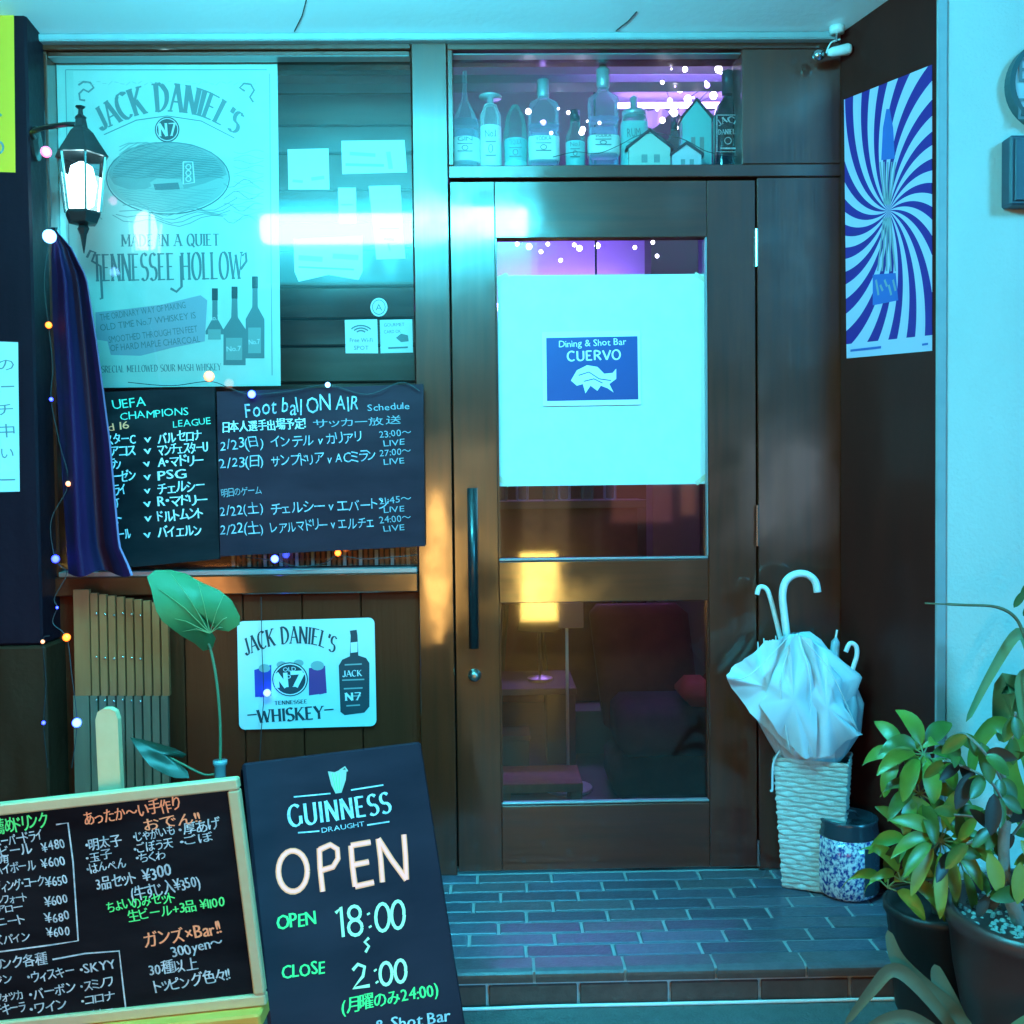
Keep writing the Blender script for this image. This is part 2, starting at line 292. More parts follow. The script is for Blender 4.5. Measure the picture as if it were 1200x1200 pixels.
# skeletons of old style capitals: strokes drawn with a broad nib, serifs on their ends (y=0 foot, y=1 head)
SK = {'A': (.62, [[(0, 0), (.31, 1)], [(.31, 1), (.62, 0)], [(.12, .36), (.5, .36)]]), 'B': (.55, [[(.06, 0), (.06, 1)], arc(.06, .75, .4, .25, 90, -90), arc(.06, .25, .46, .25, 90, -90)]),
      'C': (.6, [arc(.34, .5, .32, .5, 50, 310)]), 'D': (.6, [[(.06, 0), (.06, 1)], arc(.06, .5, .5, .5, 90, -90)]),
      'E': (.5, [[(.06, 0), (.06, 1)], [(.06, .97), (.46, .97)], [(.06, .5), (.36, .5)], [(.06, .03), (.48, .03)]]), 'G': (.64, [arc(.34, .5, .32, .5, 50, 330), [(.6, .45), (.6, .08)]]),
      'H': (.62, [[(.06, 0), (.06, 1)], [(.54, 0), (.54, 1)], [(.06, .5), (.54, .5)]]), 'I': (.14, [[(.07, 0), (.07, 1)]]),
      'J': (.38, [[(.3, 1), (.3, .2)], arc(.15, .2, .15, .2, 0, -170)]), 'K': (.6, [[(.06, 0), (.06, 1)], [(.06, .4), (.5, 1)], [(.2, .55), (.56, 0)]]),
      'L': (.48, [[(.06, 0), (.06, 1)], [(.06, .03), (.46, .03)]]), 'M': (.76, [[(.06, 0), (.06, 1)], [(.06, 1), (.38, .2)], [(.38, .2), (.7, 1)], [(.7, 1), (.7, 0)]]),
      'N': (.62, [[(.06, 0), (.06, 1)], [(.06, 1), (.56, 0)], [(.56, 0), (.56, 1)]]), 'O': (.64, [arc(.32, .5, .3, .5, 0, 360, 22)]), 'Q': (.64, [arc(.32, .5, .3, .5, 0, 360, 22), [(.36, .2), (.66, -.1)]]),
      'R': (.58, [[(.06, 0), (.06, 1)], arc(.06, .74, .42, .26, 90, -90), [(.26, .48), (.55, 0)]]), 'S': (.5, [arc(.25, .74, .22, .26, 40, 270, 10)+arc(.25, .25, .24, .25, 90, -140, 10)]),
      'T': (.56, [[(.28, 0), (.28, 1)], [(0, .97), (.56, .97)]]), 'U': (.6, [[(.06, 1), (.06, .3)]+arc(.3, .3, .24, .3, 180, 360)+[(.54, 1)]]), 'V': (.6, [[(0, 1), (.3, 0)], [(.3, 0), (.6, 1)]]),
      'W': (.86, [[(0, 1), (.22, 0)], [(.22, 0), (.43, .9)], [(.43, .9), (.64, 0)], [(.64, 0), (.86, 1)]]), 'Y': (.58, [[(0, 1), (.29, .48)], [(.29, .48), (.58, 1)], [(.29, .5), (.29, 0)]]),
      'Z': (.54, [[(.04, .97), (.5, .97)], [(.5, .97), (.04, .03)], [(.04, .03), (.52, .03)]]), '7': (.5, [[(.02, .96), (.5, .96)], [(.5, .96), (.18, 0)]]), "'": (.14, [[(.07, .98), (.05, .72)]]), ' ': (.3, []), '.': (.14, [[(.05, .05), (.1, .05)]]), '&': (.6, [arc(.25, .76, .16, .22, 0, 360, 12), arc(.26, .27, .24, .27, 60, 340, 12), [(.14, .65), (.56, 0)]])}
lay = [0]
def old(mb, fr, s, path, h, mi=0, thin=.05, thick=.17, serif=.11, d=.0012, gap_=.13, fan=1.0):
    """old style capitals along a path of photo pixels; h = height in pixels, one number or (left, middle, right)"""
    P = [V3((*fr.loc(*p), 0)) for p in path]; P = curve(P, 8) if len(P) > 2 else P
    cum = [0]
    for i in range(1, len(P)): cum.append(cum[-1]+(P[i]-P[i-1]).length)
    q0 = fr.loc(path[0][0], path[0][1]); q1 = fr.loc(path[0][0], path[0][1]-1); px = math.hypot(q1[0]-q0[0], q1[1]-q0[1])
    hs = h if isinstance(h, (list, tuple)) else (h, h, h)
    tot = sum(SK[c][0]+gap_ for c in s)-gap_; sx = cum[-1]/tot
    def pos(u):
        u = max(0, min(cum[-1]*.9999, u)); i = max(j for j in range(len(cum)-1) if cum[j] <= u); f = (u-cum[i])/(cum[i+1]-cum[i]+1e-9)
        return P[i].lerp(P[i+1], f), (P[i+1]-P[i]).normalized()
    def W(x, y):
        u = x*sx; t = u/cum[-1]; p, e = pos(u); k = hs[0]*(1-t)**2+2*hs[1]*t*(1-t)+hs[2]*t*t if len(path) > 2 else hs[0]
        n = V3((-e.y*fan, 1-(1-e.x)*fan, 0)).normalized()
        if u < 0 or u > cum[-1]: p = p+e*(u if u < 0 else u-cum[-1])
        return fr.p(*(p+n*(y*k*px)).xy, d+lay[0]*.00001)
    x = 0; hpx = hs[1]*px; asp = hpx/sx
    for c in s:
        wd, st = SK[c]
        for pl in st:
            for i in range(len(pl)-1):
                (ax, ay), (bx, by) = pl[i], pl[i+1]; dx, dy = (bx-ax)/1, (by-ay)*asp; l = math.hypot(dx, dy)+1e-9
                an = math.atan2(dy, dx); wv = thin+(thick-thin)*abs(math.sin(an-.35))**1.5
                if len(pl) == 2 and (c in "AVWMYZK") and dy*dx > 0: wv = thin*1.3
                nx, ny = -dy/l*wv/2, dx/l*wv/2/asp
                ex, ey = (dx/l*.008, dy/l*.008/asp) if len(pl) > 2 else (0, 0)
                lay[0] = (lay[0]+1) % 37; mb.add([W(x+ax-ex+nx, ay-ey+ny), W(x+ax-ex-nx, ay-ey-ny), W(x+bx+ex-nx, by+ey-ny), W(x+bx+ex+nx, by+ey+ny)], [(3, 2, 1, 0)], mi)
            if serif:
                for (ex_, ey_) in (pl[0], pl[-1]):
                    if (ey_ in (0, 1)) and c not in 'OQCS':
                        lay[0] = (lay[0]+1) % 37; o = serif*min(1.6, max(1, asp*.6)); b0, b1 = (0, .055) if ey_ == 0 else (.945, 1)
                        mb.add([W(x+ex_-o, b0), W(x+ex_+o, b0), W(x+ex_+o, b1), W(x+ex_-o, b1)], [(0, 1, 2, 3)], mi)
        x += wd+gap_
def stroke(mb, fr, pts, wpx, mi=0, d=.0012, closed=False):
    """a pen line through photo pixels"""
    lay[0] = (lay[0]+1) % 37; d += lay[0]*.00001; P = [V3((*fr.loc(*p), 0)) for p in pts]; q = fr.loc(pts[0][0]+1, pts[0][1]); hw = math.hypot(q[0]-P[0].x, q[1]-P[0].y)*wpx/2
    if closed: P.append(P[0])
    vs = []
    for i, p in enumerate(P):
        t = (P[min(i+1, len(P)-1)]-P[max(i-1, 0)]).normalized(); n = V3((-t.y, t.x, 0))*hw
        vs += [fr.p(*(p+n).xy, d), fr.p(*(p-n).xy, d)]
    mb.add(vs, [(2*i, 2*i+1, 2*i+3, 2*i+2) for i in range(len(P)-1)], mi)
def shape(mb, fr, pts, mi=0, d=.0009): mb.poly([fr.p(*fr.loc(*p), d) for p in pts], mi)
def ell(cx, cy, rx, ry, n=24): return [(cx+rx*math.cos(2*math.pi*i/n), cy+ry*math.sin(2*math.pi*i/n)) for i in range(n)]
def sheet(name, fr, pts, m, parent, th=.001, d=0):   # a thin real sheet, outline in photo pixels
    return MB().slab([fr.p(*fr.loc(*p), d) for p in pts][::-1], fr.N*-th).build(name, m, parent)

# ================================================================== the setting
tag(box('ground', asphalt, None, -40, 40, -60, 20, -.33, -.085, b=0), kind='structure')
CZ = AZ(41, 500)
CSL = math.tan(R(7)); czf = lambda y: CZ-CSL*y                      # soffit tilted up towards the street so it catches more lamp light
ceil = tag(box('ceiling', ceilm, None, -3, 1.21, -1.62, .16, CZ, CZ+.12, b=0, T=lambda x, y, z: V3((x, y, z-CSL*y))), kind='structure')
mb = MB()
for a, b in (((345, 37), (359, 0)), ((722, 36), (746, 14))):
    def cp(p): d_ = ray(*p); return CAM+d_*((CZ-.0012-H+CSL*D)/(d_.z+CSL*d_.y))
    mb.tube([cp(a), cp(((a[0]+b[0])/2+2, (a[1]+b[1])/2)), cp(b)], .0016, 5)
mb.build('crack', cordm, ceil)

# step of running bond bricks
step = tag(box('step', mortar, None, -2.2, 2.4, -.580, .14, -.30, -.004, b=.003), kind='structure')
tb, th_ = .215, .0655
def brick_mesh(lx, ly, lz, k): 
    o = MB().box(0, lx, 0, ly, 0, lz, b=.004); return o
y = -.522; row = 0
while y < .0:
    x = -1.0 + (row*.345 % 1)*tb; 
    while x < 1.45:
        L_ = tb-.008
        wx = 1.0+max(0, -y)*.45
        xe = min(x+L_, 1.6)
        o = MB().box(x, xe, y+.0065, min(y+th_-.001, .012), -.02, random.uniform(-.0006, .0008), b=.0025).build('brick', random.choice(tilem), step)
        x += tb
    y += th_; row += 1
x = -.985
while x < 1.5:                                        # rounded nosing bricks along the edge
    x1 = x+tb-.007; prof = [(-.5225, .001), (-.575, .001), (-.585, -.003), (-.590, -.008), (-.591, -.014), (-.591, -.027), (-.5225, -.027)]
    vs = [(x, p[0], p[1]) for p in prof]+[(x1, p[0], p[1]) for p in prof]; n = len(prof)
    fs = [tuple(range(n)), tuple(range(2*n-1, n-1, -1))]+[(i, i+n, (i+1) % n+n, (i+1) % n) for i in range(n)]
    mk('nosing_brick', vs, fs, [nosetop, nosem], step, mi=[0, 0]+[0, 0, 0, 1, 1, 1, 1])
    x += tb
x = -.985-.11
while x < 1.5:
    MB().box(x, x+tb-.008, -.587, -.57, -.084, -.0355, b=.002).build('riser_brick', nosem, step); x += tb
hose = MB().tube(curve([V3((g3.x, min(g3.y, -.598), -.0805)) for g3 in (gnd(p, q, -.080) for p, q in ((470, 1180), (560, 1182), (640, 1178), (760, 1175), (880, 1171), (960, 1167), (1050, 1168), (1140, 1170), (1230, 1172), (1330, 1178)))]), .0042, 8).build('white_hose', umbh, None, True)
tag(hose, 'thin white hose lying on the street along the foot of the brick step', 'hose')

# ================================================================== the bar front
bar = thing('storefront', 'dark varnished wooden storefront of the bar with its window, transom and glazed door', 'storefront', (0, .05, 0))
xl = AX(47); xw0, xw1 = AX(66), AX(487); xp0, xp1 = AX(489), AX(529.5); xd0, xd1 = AX(529.5, 550), AX(886, 550); xc = 1.015
zt = CZ; z0w = AZ(672, 320); z1w = AZ(57, 320); 
zb_t0, zb_t1 = AZ(193, 700), AZ(57, 700); zdoor = AZ(210, 700)
FY = .13
box('post', wood, bar, xp0, xp1, 0, FY, .0, zt-.022)
box('head_beam', woodh, bar, xl-.02, xp0-.003, .004, FY, z1w, zt-.022)
box('head_beam', woodh, bar, xp1+.002, xc+.03, .004, FY, zb_t1, zt-.022)
box('stile', wood, bar, xl-.02, xw0, .006, FY, z0w-.002, z1w-.002)
box('window_sill', woodh, bar, xl-.02, xp0-.002, -.006, FY, AZ(696, 320), z0w-.003, b=.004)
box('sill_strip', aluminium, bar, xw0, xp0-.004, -.004, .05, z0w-.003, z0w+.012)
# panel boards below the window
bx = [xl-.02]+[xl+.05+i*(xp0-xl-.05)/6 for i in range(1, 6)]+[xp0]
for a, b in zip(bx, bx[1:]): box('panel_board', panelw, bar, a+.0015, b-.0015, .022, .06, .0, AZ(696, 320)-.001, b=.002)
box('panel_backing', gap, bar, xl-.02, xp0, .062, FY, .0, AZ(697, 320))
# window
win = box('window', wood, bar, xw1-.0, xp0-.003, .012, FY-.01, z0w+.012, z1w-.001)      # slim right stile of the sash
box('top_rail', woodh, win, xw0+.001, xw1-.001, .014, FY-.01, AZ(63, 320), z1w-.001)
box('glass_bead', aluminium, win, xw0+.001, xw1-.001, .010, .05, AZ(63, 320)-.004, AZ(63, 320))
mk('glass', [(xw0, .06, z0w), (xw1, .06, z0w), (xw1, .06, z1w), (xw0, .06, z1w)], [(0, 1, 2, 3)], glass, win)
# transom
xt0, xt1 = AX(531, 120), AX(870, 120)
tr = box('transom', woodh, bar, xp1+.002, xc+.03, .002, FY, zdoor+.006, zb_t0)
box('stile', wood, tr, xp1+.002, xt0, .003, FY, zb_t0+.001, zb_t1-.001); box('stile', wood, tr, xt1, xc+.03, .003, FY, zb_t0+.001, zb_t1-.001)
box('glass_bead', aluminium, tr, xt0, xt1, .012, .05, zb_t1-.011, zb_t1-.007); box('glass_bead', aluminium, tr, xt0, xt1, .02, .05, zb_t0+.001, zb_t0+.004)
mk('glass', [(xt0, .06, zb_t0), (xt1, .06, zb_t0), (xt1, .06, zb_t1), (xt0, .06, zb_t1)], [(0, 1, 2, 3)], glass, tr)
# fixed panel right of the door
xpn = AX(889); dl_ = xd0+.004; dr_s = xpn-.004
box('side_panel', wood, bar, xpn, xc+.03, .006, FY, .0, zdoor+.004)
box('door_stop', gap, bar, xp1-.004, dl_+.012, .0565, .12, 0, zdoor+.004, b=0); box('door_stop', gap, bar, dr_s-.012, xpn+.004, .0565, .12, 0, zdoor+.004, b=0); box('door_stop', gap, bar, dl_+.0125, dr_s-.0125, .0565, .12, zdoor-.012, zdoor+.004, b=0)
# door
g0, g1 = AX(582, 450, .02), AX(829, 450, .02); zu0, zu1 = AZ(657, 700, .02), AZ(279, 700, .02); zl0, zl1 = AZ(942, 700, .02), AZ(705, 700, .02)
dl, dr = xd0+.004, xpn-.004; DY0, DY1 = .012, .055
door = box('door', wood, bar, dl, g0, DY0, DY1, .006, zdoor-.001)
box('stile', wood, door, g1, dr, DY0, DY1, .006, zdoor-.001)
box('rail', woodh, door, g0+.0005, g1-.0005, DY0+.001, DY1, zu1, zdoor-.001); box('rail', woodh, door, g0+.0005, g1-.0005, DY0+.001, DY1, zl1, zu0); box('rail', woodh, door, g0+.0005, g1-.0005, DY0+.001, DY1, .006, zl0)
for za, zb in ((zu0, zu1), (zl0, zl1)):
    mk('glass', [(g0, .04, za), (g1, .04, za), (g1, .04, zb), (g0, .04, zb)], [(0, 1, 2, 3)], glass, door)
    MB().box(g0, g1, DY0+.004, .037, za+.001, za+.009, b=.003).build('glass_bead', aluminium, door)
    MB().box(g0, g0+.005, DY0+.004, .037, za+.0095, zb, b=.001).build('glass_bead', wood, door)
    MB().box(g1-.005, g1, DY0+.004, .037, za+.0095, zb, b=.001).build('glass_bead', aluminium if za == zu0 else wood, door)
hx = AX(554.5, 660); hz0, hz1 = AZ(757, 555), AZ(572, 555)
hm = MB().tube(curve([(hx, .012, hz1-.03), (hx, -.035, hz1-.03), (hx, -.042, hz1-.06), (hx, -.042, (hz0+hz1)/2), (hx, -.042, hz0+.06), (hx, -.035, hz0+.03), (hx, .012, hz0+.03)], 4), .010, 8)
hm.tube([(hx, -.042, hz1), (hx, -.042, hz0)], .014, 10); hm.build('handle', blackm, door, True)
lk = MB().lathe((AX(556, 792), .012, AZ(792, 556)), [(.019, 0), (.019, .006), (.014, .012), (.012, .02), (.004, .021)], 16, ax=lambda x, y, z: V3((x, -z, y))).build('keyhole', brass, door, True)
for ya, yb in ((268, 312), (592, 640), (985, 1015)):
    MB().tube([(xpn-.003, .004, AZ(yb, 886)), (xpn-.003, .004, AZ(ya, 886))], .005, 8).build('hinge', metal, door)
box('threshold', aluminium, bar, xd0, xpn, .03, .11, 0.001, .006, b=.001)
# grey moulding under the ceiling
box('cornice', trimm, bar, xl-.05, xc-.012, -.022, .1, zt-.022, zt-.001, b=.004)

# side wall, splayed towards the street, and the stucco wall
A_ = R(24.5); dw = V3((math.sin(A_), -math.cos(A_), 0)); c0 = V3((xc, 0, 0)); e0 = V3((1.157, -.312, 0)); Lw = (e0-c0).length; dw = (e0-c0).normalized(); nw = V3((dw.y, -dw.x, 0)) 
sw = Fr(c0, dw, (0, 0, 1))
if sw.N.x > 0: sw.N = -sw.N
side = thing('side_wall', 'dark panelled side wall splayed between the door and the pale stucco wall', 'wall', c0)
def Tsw(a, d, b): return sw.p(a, b, d)
MB().box(-.0, Lw, -.06, 0, -.085, CZ+.1, b=.001, T=Tsw).build('panel', darkw, side)
MB().box(.0, Lw, .0005, .008, .0, .07, b=.002, T=Tsw).build('skirting', darkw, side)
st = thing('stucco_wall', 'pale rough stucco wall right of the entrance behind the pot plants', 'wall', (1.9, -.25, -.085))
box('wall_face', stucco, st, e0.x+.028, 3.6, e0.y, .3, -.085, 3.0, b=.004); box('corner_strip', trimm, st, e0.x, e0.x+.027, e0.y-.006, .3, -.085, 3.0, b=.003)

# left pillar
pY = -.10; px1 = AX(43, 500, pY)
pil = thing('pillar', 'dark wooden pillar at the left end of the bar front carrying two paper notices', 'pillar', (px1-.3, -.05, -.085))
zpl = AZ(756, 30, pY)
box('shaft', pillarw, pil, px1-.9, px1, pY, .12, zpl, CZ+.1, b=.006); box('base', pillarb, pil, px1-.9, px1+.012, pY-.012, .12, -.085, zpl-.002, b=.006)
# notices
def simple_sign(name, label, cat, fr, pts, m, group=None, th=.001, sm='sheet', d=0):
    P = [fr.p(*fr.loc(*p), d) for p in pts]; c = sum(P, V3())/len(P); t = thing(name, label, cat, c, group); sheet(sm, fr, pts, m, t, th, d); return t
fp = front(pY-.002)
yel = mat('yellow_green_paper', (1.0, .42, .02), .5, coat=.2)
t = simple_sign('notice', 'yellow green notice at the top of the dark pillar', 'notice', fp, [(-60, -2), (16, 2), (18, 202), (-60, 200)], yel)
mb = MB(); stroke(mb, fp, [(-20, 150), (-4, 130), (2, 136)], 3); stroke(mb, fp, ell(-2, 173, 6, 7, 14), 2.5, closed=True); write(mb, fp, 'BAR', (-50, 60), (-8, 60), 30); mb.build('lettering', ink, t)
t = simple_sign('notice', 'pale cyan notice lower on the dark pillar', 'notice', fp, [(-60, 398), (21, 401), (23, 576), (-60, 578)], paper)
mb = MB()
for i, s in enumerate(('本日の', 'メニュー', 'ランチ', '営業中', 'ください')): write(mb, fp, s, (-45, 435+i*26), (17, 433+i*26), 12)
stroke(mb, fp, [(-50, 563), (18, 562)], 1.5); mb.build('lettering', ink, t)

# ================================================================== the lamp over the entrance (its reflection runs across window, post and door)
a, b = at(300, 264, 1.46), at(618, 256, 1.46)
tx0, tx1, tz = a.x, b.x, (a.z+b.z)/2
lamp = thing('fluorescent_lamp', 'long cyan white fluorescent lamp on a white sign panel under the eaves', 'lamp', ((tx0+tx1)/2, -1.5, tz))
MB().tube([(tx0, -1.46, tz), (tx0+.02, -1.46, tz), (tx1-.02, -1.46, tz), (tx1, -1.46, tz)], [.055, .065, .065, .055], 14).build('tube', tubee, lamp, True)
box('end_cap', umbh, lamp, tx0-.03, tx0-.001, -1.51, -1.42, tz-.05, tz+.05); box('end_cap', umbh, lamp, tx1+.001, tx1+.03, -1.51, -1.42, tz-.05, tz+.05)
pz1 = at(400, 140, 1.53).z; pz0 = at(400, 325, 1.53).z; pxa = at(318, 200, 1.53).x
box('backing_panel', umbh, lamp, tx0-.05, tx1+.05, -1.56, -1.531, pz0-.02, czf(-1.53)-.004); box('lit_panel', emi('cyan_lit_panel', (.03, .72, .95), 2.7), lamp, tx0, tx1+.02, -1.5305, -1.52, pz0, min(pz1, CZ-.02))

osx = thing('opposite_shop', 'low dark shop across the lane with dim warm windows, mirrored in the glass', 'shop', (0, -9.2, -.085))
shopw = mat('dark_shop_render', (.06, .045, .04), .8, ncol=(.12, .09, .07), nscale=(2, 2, 2)); box('wall', shopw, osx, -6, 5, -9.6, -9.0, -.085, 2.5); box('roof', blackm, osx, -6.2, 5.2, -9.8, -8.7, 2.501, 2.6)
for kx, (xa_, xb_, za_, zb_, cc_, ss_) in enumerate(((-4.2, -2.9, .5, 1.7, (1, .5, .2), 1.0), (-.9, .1, .2, 1.6, (.8, .6, .3), .8), (.35, .9, -.05, 1.5, (.5, .35, .2), .6), (1.3, 2.4, .7, 1.5, (.9, .35, .2), .7), (3.0, 3.9, .4, 1.6, (.5, .6, .7), .7))):
    wdw = box('window', emi('dim_shop_window', cc_, ss_), osx, xa_, xb_, -8.995, -8.99, za_, zb_)  # window glow added for dim layered reflections in the door glass
    for fx in (xa_-.03, (xa_+xb_)/2-.015, xb_): box('window_frame', blackm, wdw, fx, fx+.03, -8.989, -8.97, za_-.03, zb_+.03)
bx_ = thing('red_vending_box', 'dull red drinks machine across the lane, mirrored low in the door', 'vending machine', (1.5, -7.2, -.085))
box('cabinet', mat('dull_red_paint', (.4, .03, .03), .4), bx_, 1.1, 1.9, -7.9, -7.2, -.085, 1.5, b=.02); box('display_window', emi('dim_display', (.9, .3, .25), .5), bx_, 1.2, 1.8, -7.199, -7.19, .7, 1.35)
# standing lit sign across the lane, mirrored low in the door
ss = thing('lit_stand_sign', 'small warm yellow lit stand sign across the lane behind the viewer', 'sign', (.42, -4.2, -.085))
v = at(632, 690, 4.2)
box('lit_face', signw, ss, v.x-.1300, v.x+.13, -4.2, -4.19, v.z-.24, v.z+.25); box('case', blackm, ss, v.x-.16, v.x+.16, -4.29, -4.201, -.085, v.z+.3, b=.01)
v = V3((-1.45, 0, .36)); w0 = thing('floor_lantern', 'warm white paper floor lantern on the street left of the viewer', 'lantern', (v.x, -2.35, -.085))  # unseen lamp added to throw warm light on the lower left
MB().lathe((v.x, -2.35, v.z), [(.09, -.36), (.12, -.33), (.12, .3), (.09, .34)], 14).build('paper_shade', emi('floor_lantern_glow', (1, .34, .08), 5), w0, True); MB().lathe((v.x, -2.35, -.085), [(.14, 0), (.14, .02), (.02, .03), (.02, v.z-.36+.085)], 12).build('stand', blackm, w0)
v = at(512, 665, 4.2); pl_ = thing('paper_lantern', 'tall warm paper lantern standing across the lane behind the viewer', 'lantern', (v.x, -4.2, -.085))
MB().lathe((v.x, -4.2, v.z), [(.02, -.55), (.07, -.35), (.11, -.1), (.11, .1), (.07, .4), (.02, .6)], 14).build('paper_shade', bulbm('paper_lantern_glow', (1, .5, .12), 9), pl_, True); MB().lathe((v.x, -4.2, -.085), [(.12, 0), (.12, .02), (.02, .03), (.02, v.z-.36+.13)], 12).build('stand', blackm, pl_)

# ================================================================== inside the bar
room = thing('bar_room', 'dim bar interior with violet light seen through the glass', 'room', (0, 1.6, 0))
inner_plank = mat('inner_brown_plank', (.07, .025, .015), .5, ncol=(.14, .05, .03), nscale=(3, 20, 40), coat=.1)
iw = mat('dim_inner_wall', (.10, .05, .05), .7, ncol=(.16, .08, .075), nscale=(3, 3, 3)); ic = mat('inner_ceiling', (.5, .42, .65), .8); ifl = mat('inner_floor', (.08, .04, .028), .35, ncol=(.12, .06, .04), nscale=(2, 20, 20))
box('inner_floor', ifl, room, -2, 1.8, .145, 3.4, -.03, -.002, b=0); box('inner_ceiling', ic, room, -2, 1.8, .145, 3.4, 2.62, 2.68, b=0)
box('back_wall', iw, room, -2, 1.8, 3.4, 3.46, -.03, 2.0, b=0); box('upper_back_wall', mat('lilac_wall_paint', (.5, .42, .62), .8), room, -2, 1.8, 3.4, 3.46, 2.001, 2.68, b=0); box('side_wall', iw, room, -2.06, -2, .145, 3.46, -.03, 2.68, b=0); box('side_wall', iw, room, 1.8, 1.86, .145, 3.46, -.03, 2.68, b=0)  # upper wall coloured lilac to stand in for violet light on it
xbw = at(506, 100, .45).x; zz0 = .75; k = 0
while zz0 < 2.6:
    hh = (.105, .12, .09)[k % 3]; box('wall_plank', inner_plank, room, -1.95, xbw, .45+.004*(k % 2), .48, zz0, zz0+hh-.006, b=.003); zz0 += hh; k += 1
box('plank_backing', gap, room, -1.95, xbw, .481, .50, .75, 2.6)
bandm = mat('inner_beam', (.2, .24, .3), .4, coat=.3)  # pale bar standing in for a band of reflected soffit
box('ceiling_beam', bandm, room, -1.98, 1.2, .30, .38, AZ(98, 400, .3), AZ(88, 400, .3)); box('ceiling_beam', bandm, room, -1.98, 1.2, .32, .40, AZ(152, 400, .32), AZ(143, 400, .32)) if False else None
box('wall_shelf', iw, room, -.9, .9, 3.2, 3.39, 1.35, 1.38); box('lintel', iw, room, -1.98, 1.78, .145, .17, CZ-.02, 2.62, b=0)
MB().tube([(.35, .24, 2.56), (.95, .24, 2.56)], .012, 8).build('neon_strip', viol, room)  # strip added out of view to light the inner ceiling and drape violet
MB().tube([(.0, 3.3, 2.2), (.85, 3.3, 2.2)], .02, 8).build('neon_strip', viol, room)  # strip added behind the door sheet to light the upper back wall
def fill_pendant(px, py, Y, m, r, name, label):
    P = at(px, py, Y); t = thing(name, label, 'lamp', P)
    MB().lathe(P, [(r, -r*.7), (r*.8, 0), (r*.35, r*.6), (.01, r*.75)], 18).build('lamp_shade', m, t, True); MB().tube([P+V3((0, 0, r*.7)), V3((P.x, P.y, 2.6))], .004, 5).build('cord', cordm, t); return t
# table lamp inside the door
P = gnd(640, 900, 0); Y = 1.0
P = at(632, 722, Y); t = thing('table_lamp', 'unlit grey table lamp seen through the lower door pane', 'lamp', (P.x, Y, P.z-.2))
MB().lathe(P, [(.085, -.05), (.05, .06), (.048, .062)], 20).build('lamp_shade', warmshade, t, True); MB().tube([P+V3((0, 0, -.05)), P+V3((0, 0, -.24))], .006, 8).build('stem', brass, t); MB().lathe(P+V3((0, 0, -.25)), [(.05, 0), (.05, .01), (.01, .02)], 16).build('base', brass, t)
cz = P.z-.25
t = thing('low_table', 'low brown table holding the lamp behind the lower door pane', 'table', (P.x, Y, 0))
box('tabletop', iw, t, P.x-.22, P.x+.13, Y-.16, Y+.2, cz-.025, cz-.001); 
for sx in (-.2, .11):
    for sy in (-.14, .18): box('leg', iw, t, P.x+sx-.015, P.x+sx+.015, Y+sy-.015, Y+sy+.015, 0, cz-.026)
P = at(668, 722, .8); t = thing('card_stand', 'pale square card on a thin white pole inside the door', 'stand', (P.x, .8, 0))
box('card', mat('grey_card', (.42, .4, .36), .6), t, P.x-.045, P.x+.05, .8, .806, P.z-.045, P.z+.05); MB().tube([(P.x-.012, .81, 0), (P.x-.012, .81, P.z-.045)], .006, 6).build('pole', umbh, t); MB().lathe((P.x-.012, .81, 0), [(.09, 0), (.09, .01), (.01, .02)], 18).build('foot', umbh, t)
P = at(775, 870, .7); t = thing('armchair', 'maroon and purple armchair inside behind the lower door pane', 'armchair', (P.x, .8, 0))
mar = mat('maroon_cloth', (.08, .012, .018), .8, ncol=(.16, .03, .03), nscale=(14, 14, 14)); purc = mat('purple_cloth', (.05, .02, .07), .8, ncol=(.09, .04, .11), nscale=(14, 14, 14)); redc = mat('red_cloth', (.45, .07, .05), .7)
def soft(name, m, par, x0, x1, y0, y1, z0, z1, tilt=0):
    MB().box(x0, x1, y0, y1, z0, z1, b=.035, T=lambda x, y, z: V3((x+(z-z0)*tilt, y, z))).build(name, m, par, True)
soft('seat', purc, t, P.x-.16, P.x+.2, .62, .95, .16, .34); soft('backrest', mar, t, P.x-.17, P.x+.21, .955, 1.1, .16, .66, -.12); soft('arm', mar, t, P.x+.205, P.x+.30, .60, 1.0, .12, .42); soft('cushion', redc, t, P.x+.06, P.x+.19, .58, .8, .345, .43); soft('base', mar, t, P.x-.18, P.x+.22, .64, 1.0, .0, .155)
P = at(800, 800, 1.0); t = thing('grey_cabinet', 'grey green cabinet inside behind the armchair', 'cabinet', (P.x, 1.4, 0))
box('carcass', mat('grey_cabinet_paint', (.22, .25, .24), .5), t, P.x-.05, P.x+.3, 1.3, 1.6, 0, .72); box('door_panel', mat('grey_panel_paint', (.28, .31, .3), .5), t, P.x-.03, P.x+.28, 1.292, 1.299, .05, .68)
P = at(640, 930, .45); t = thing('wooden_bench', 'low light brown wooden bench just inside the door', 'bench', (P.x, .5, 0))
box('seat', slatm, t, P.x-.16, P.x+.12, .4, .62, .115, .145)
for sx in (-.14, .1): box('leg', slatm, t, P.x+sx-.02, P.x+sx+.02, .42, .6, 0, .114)
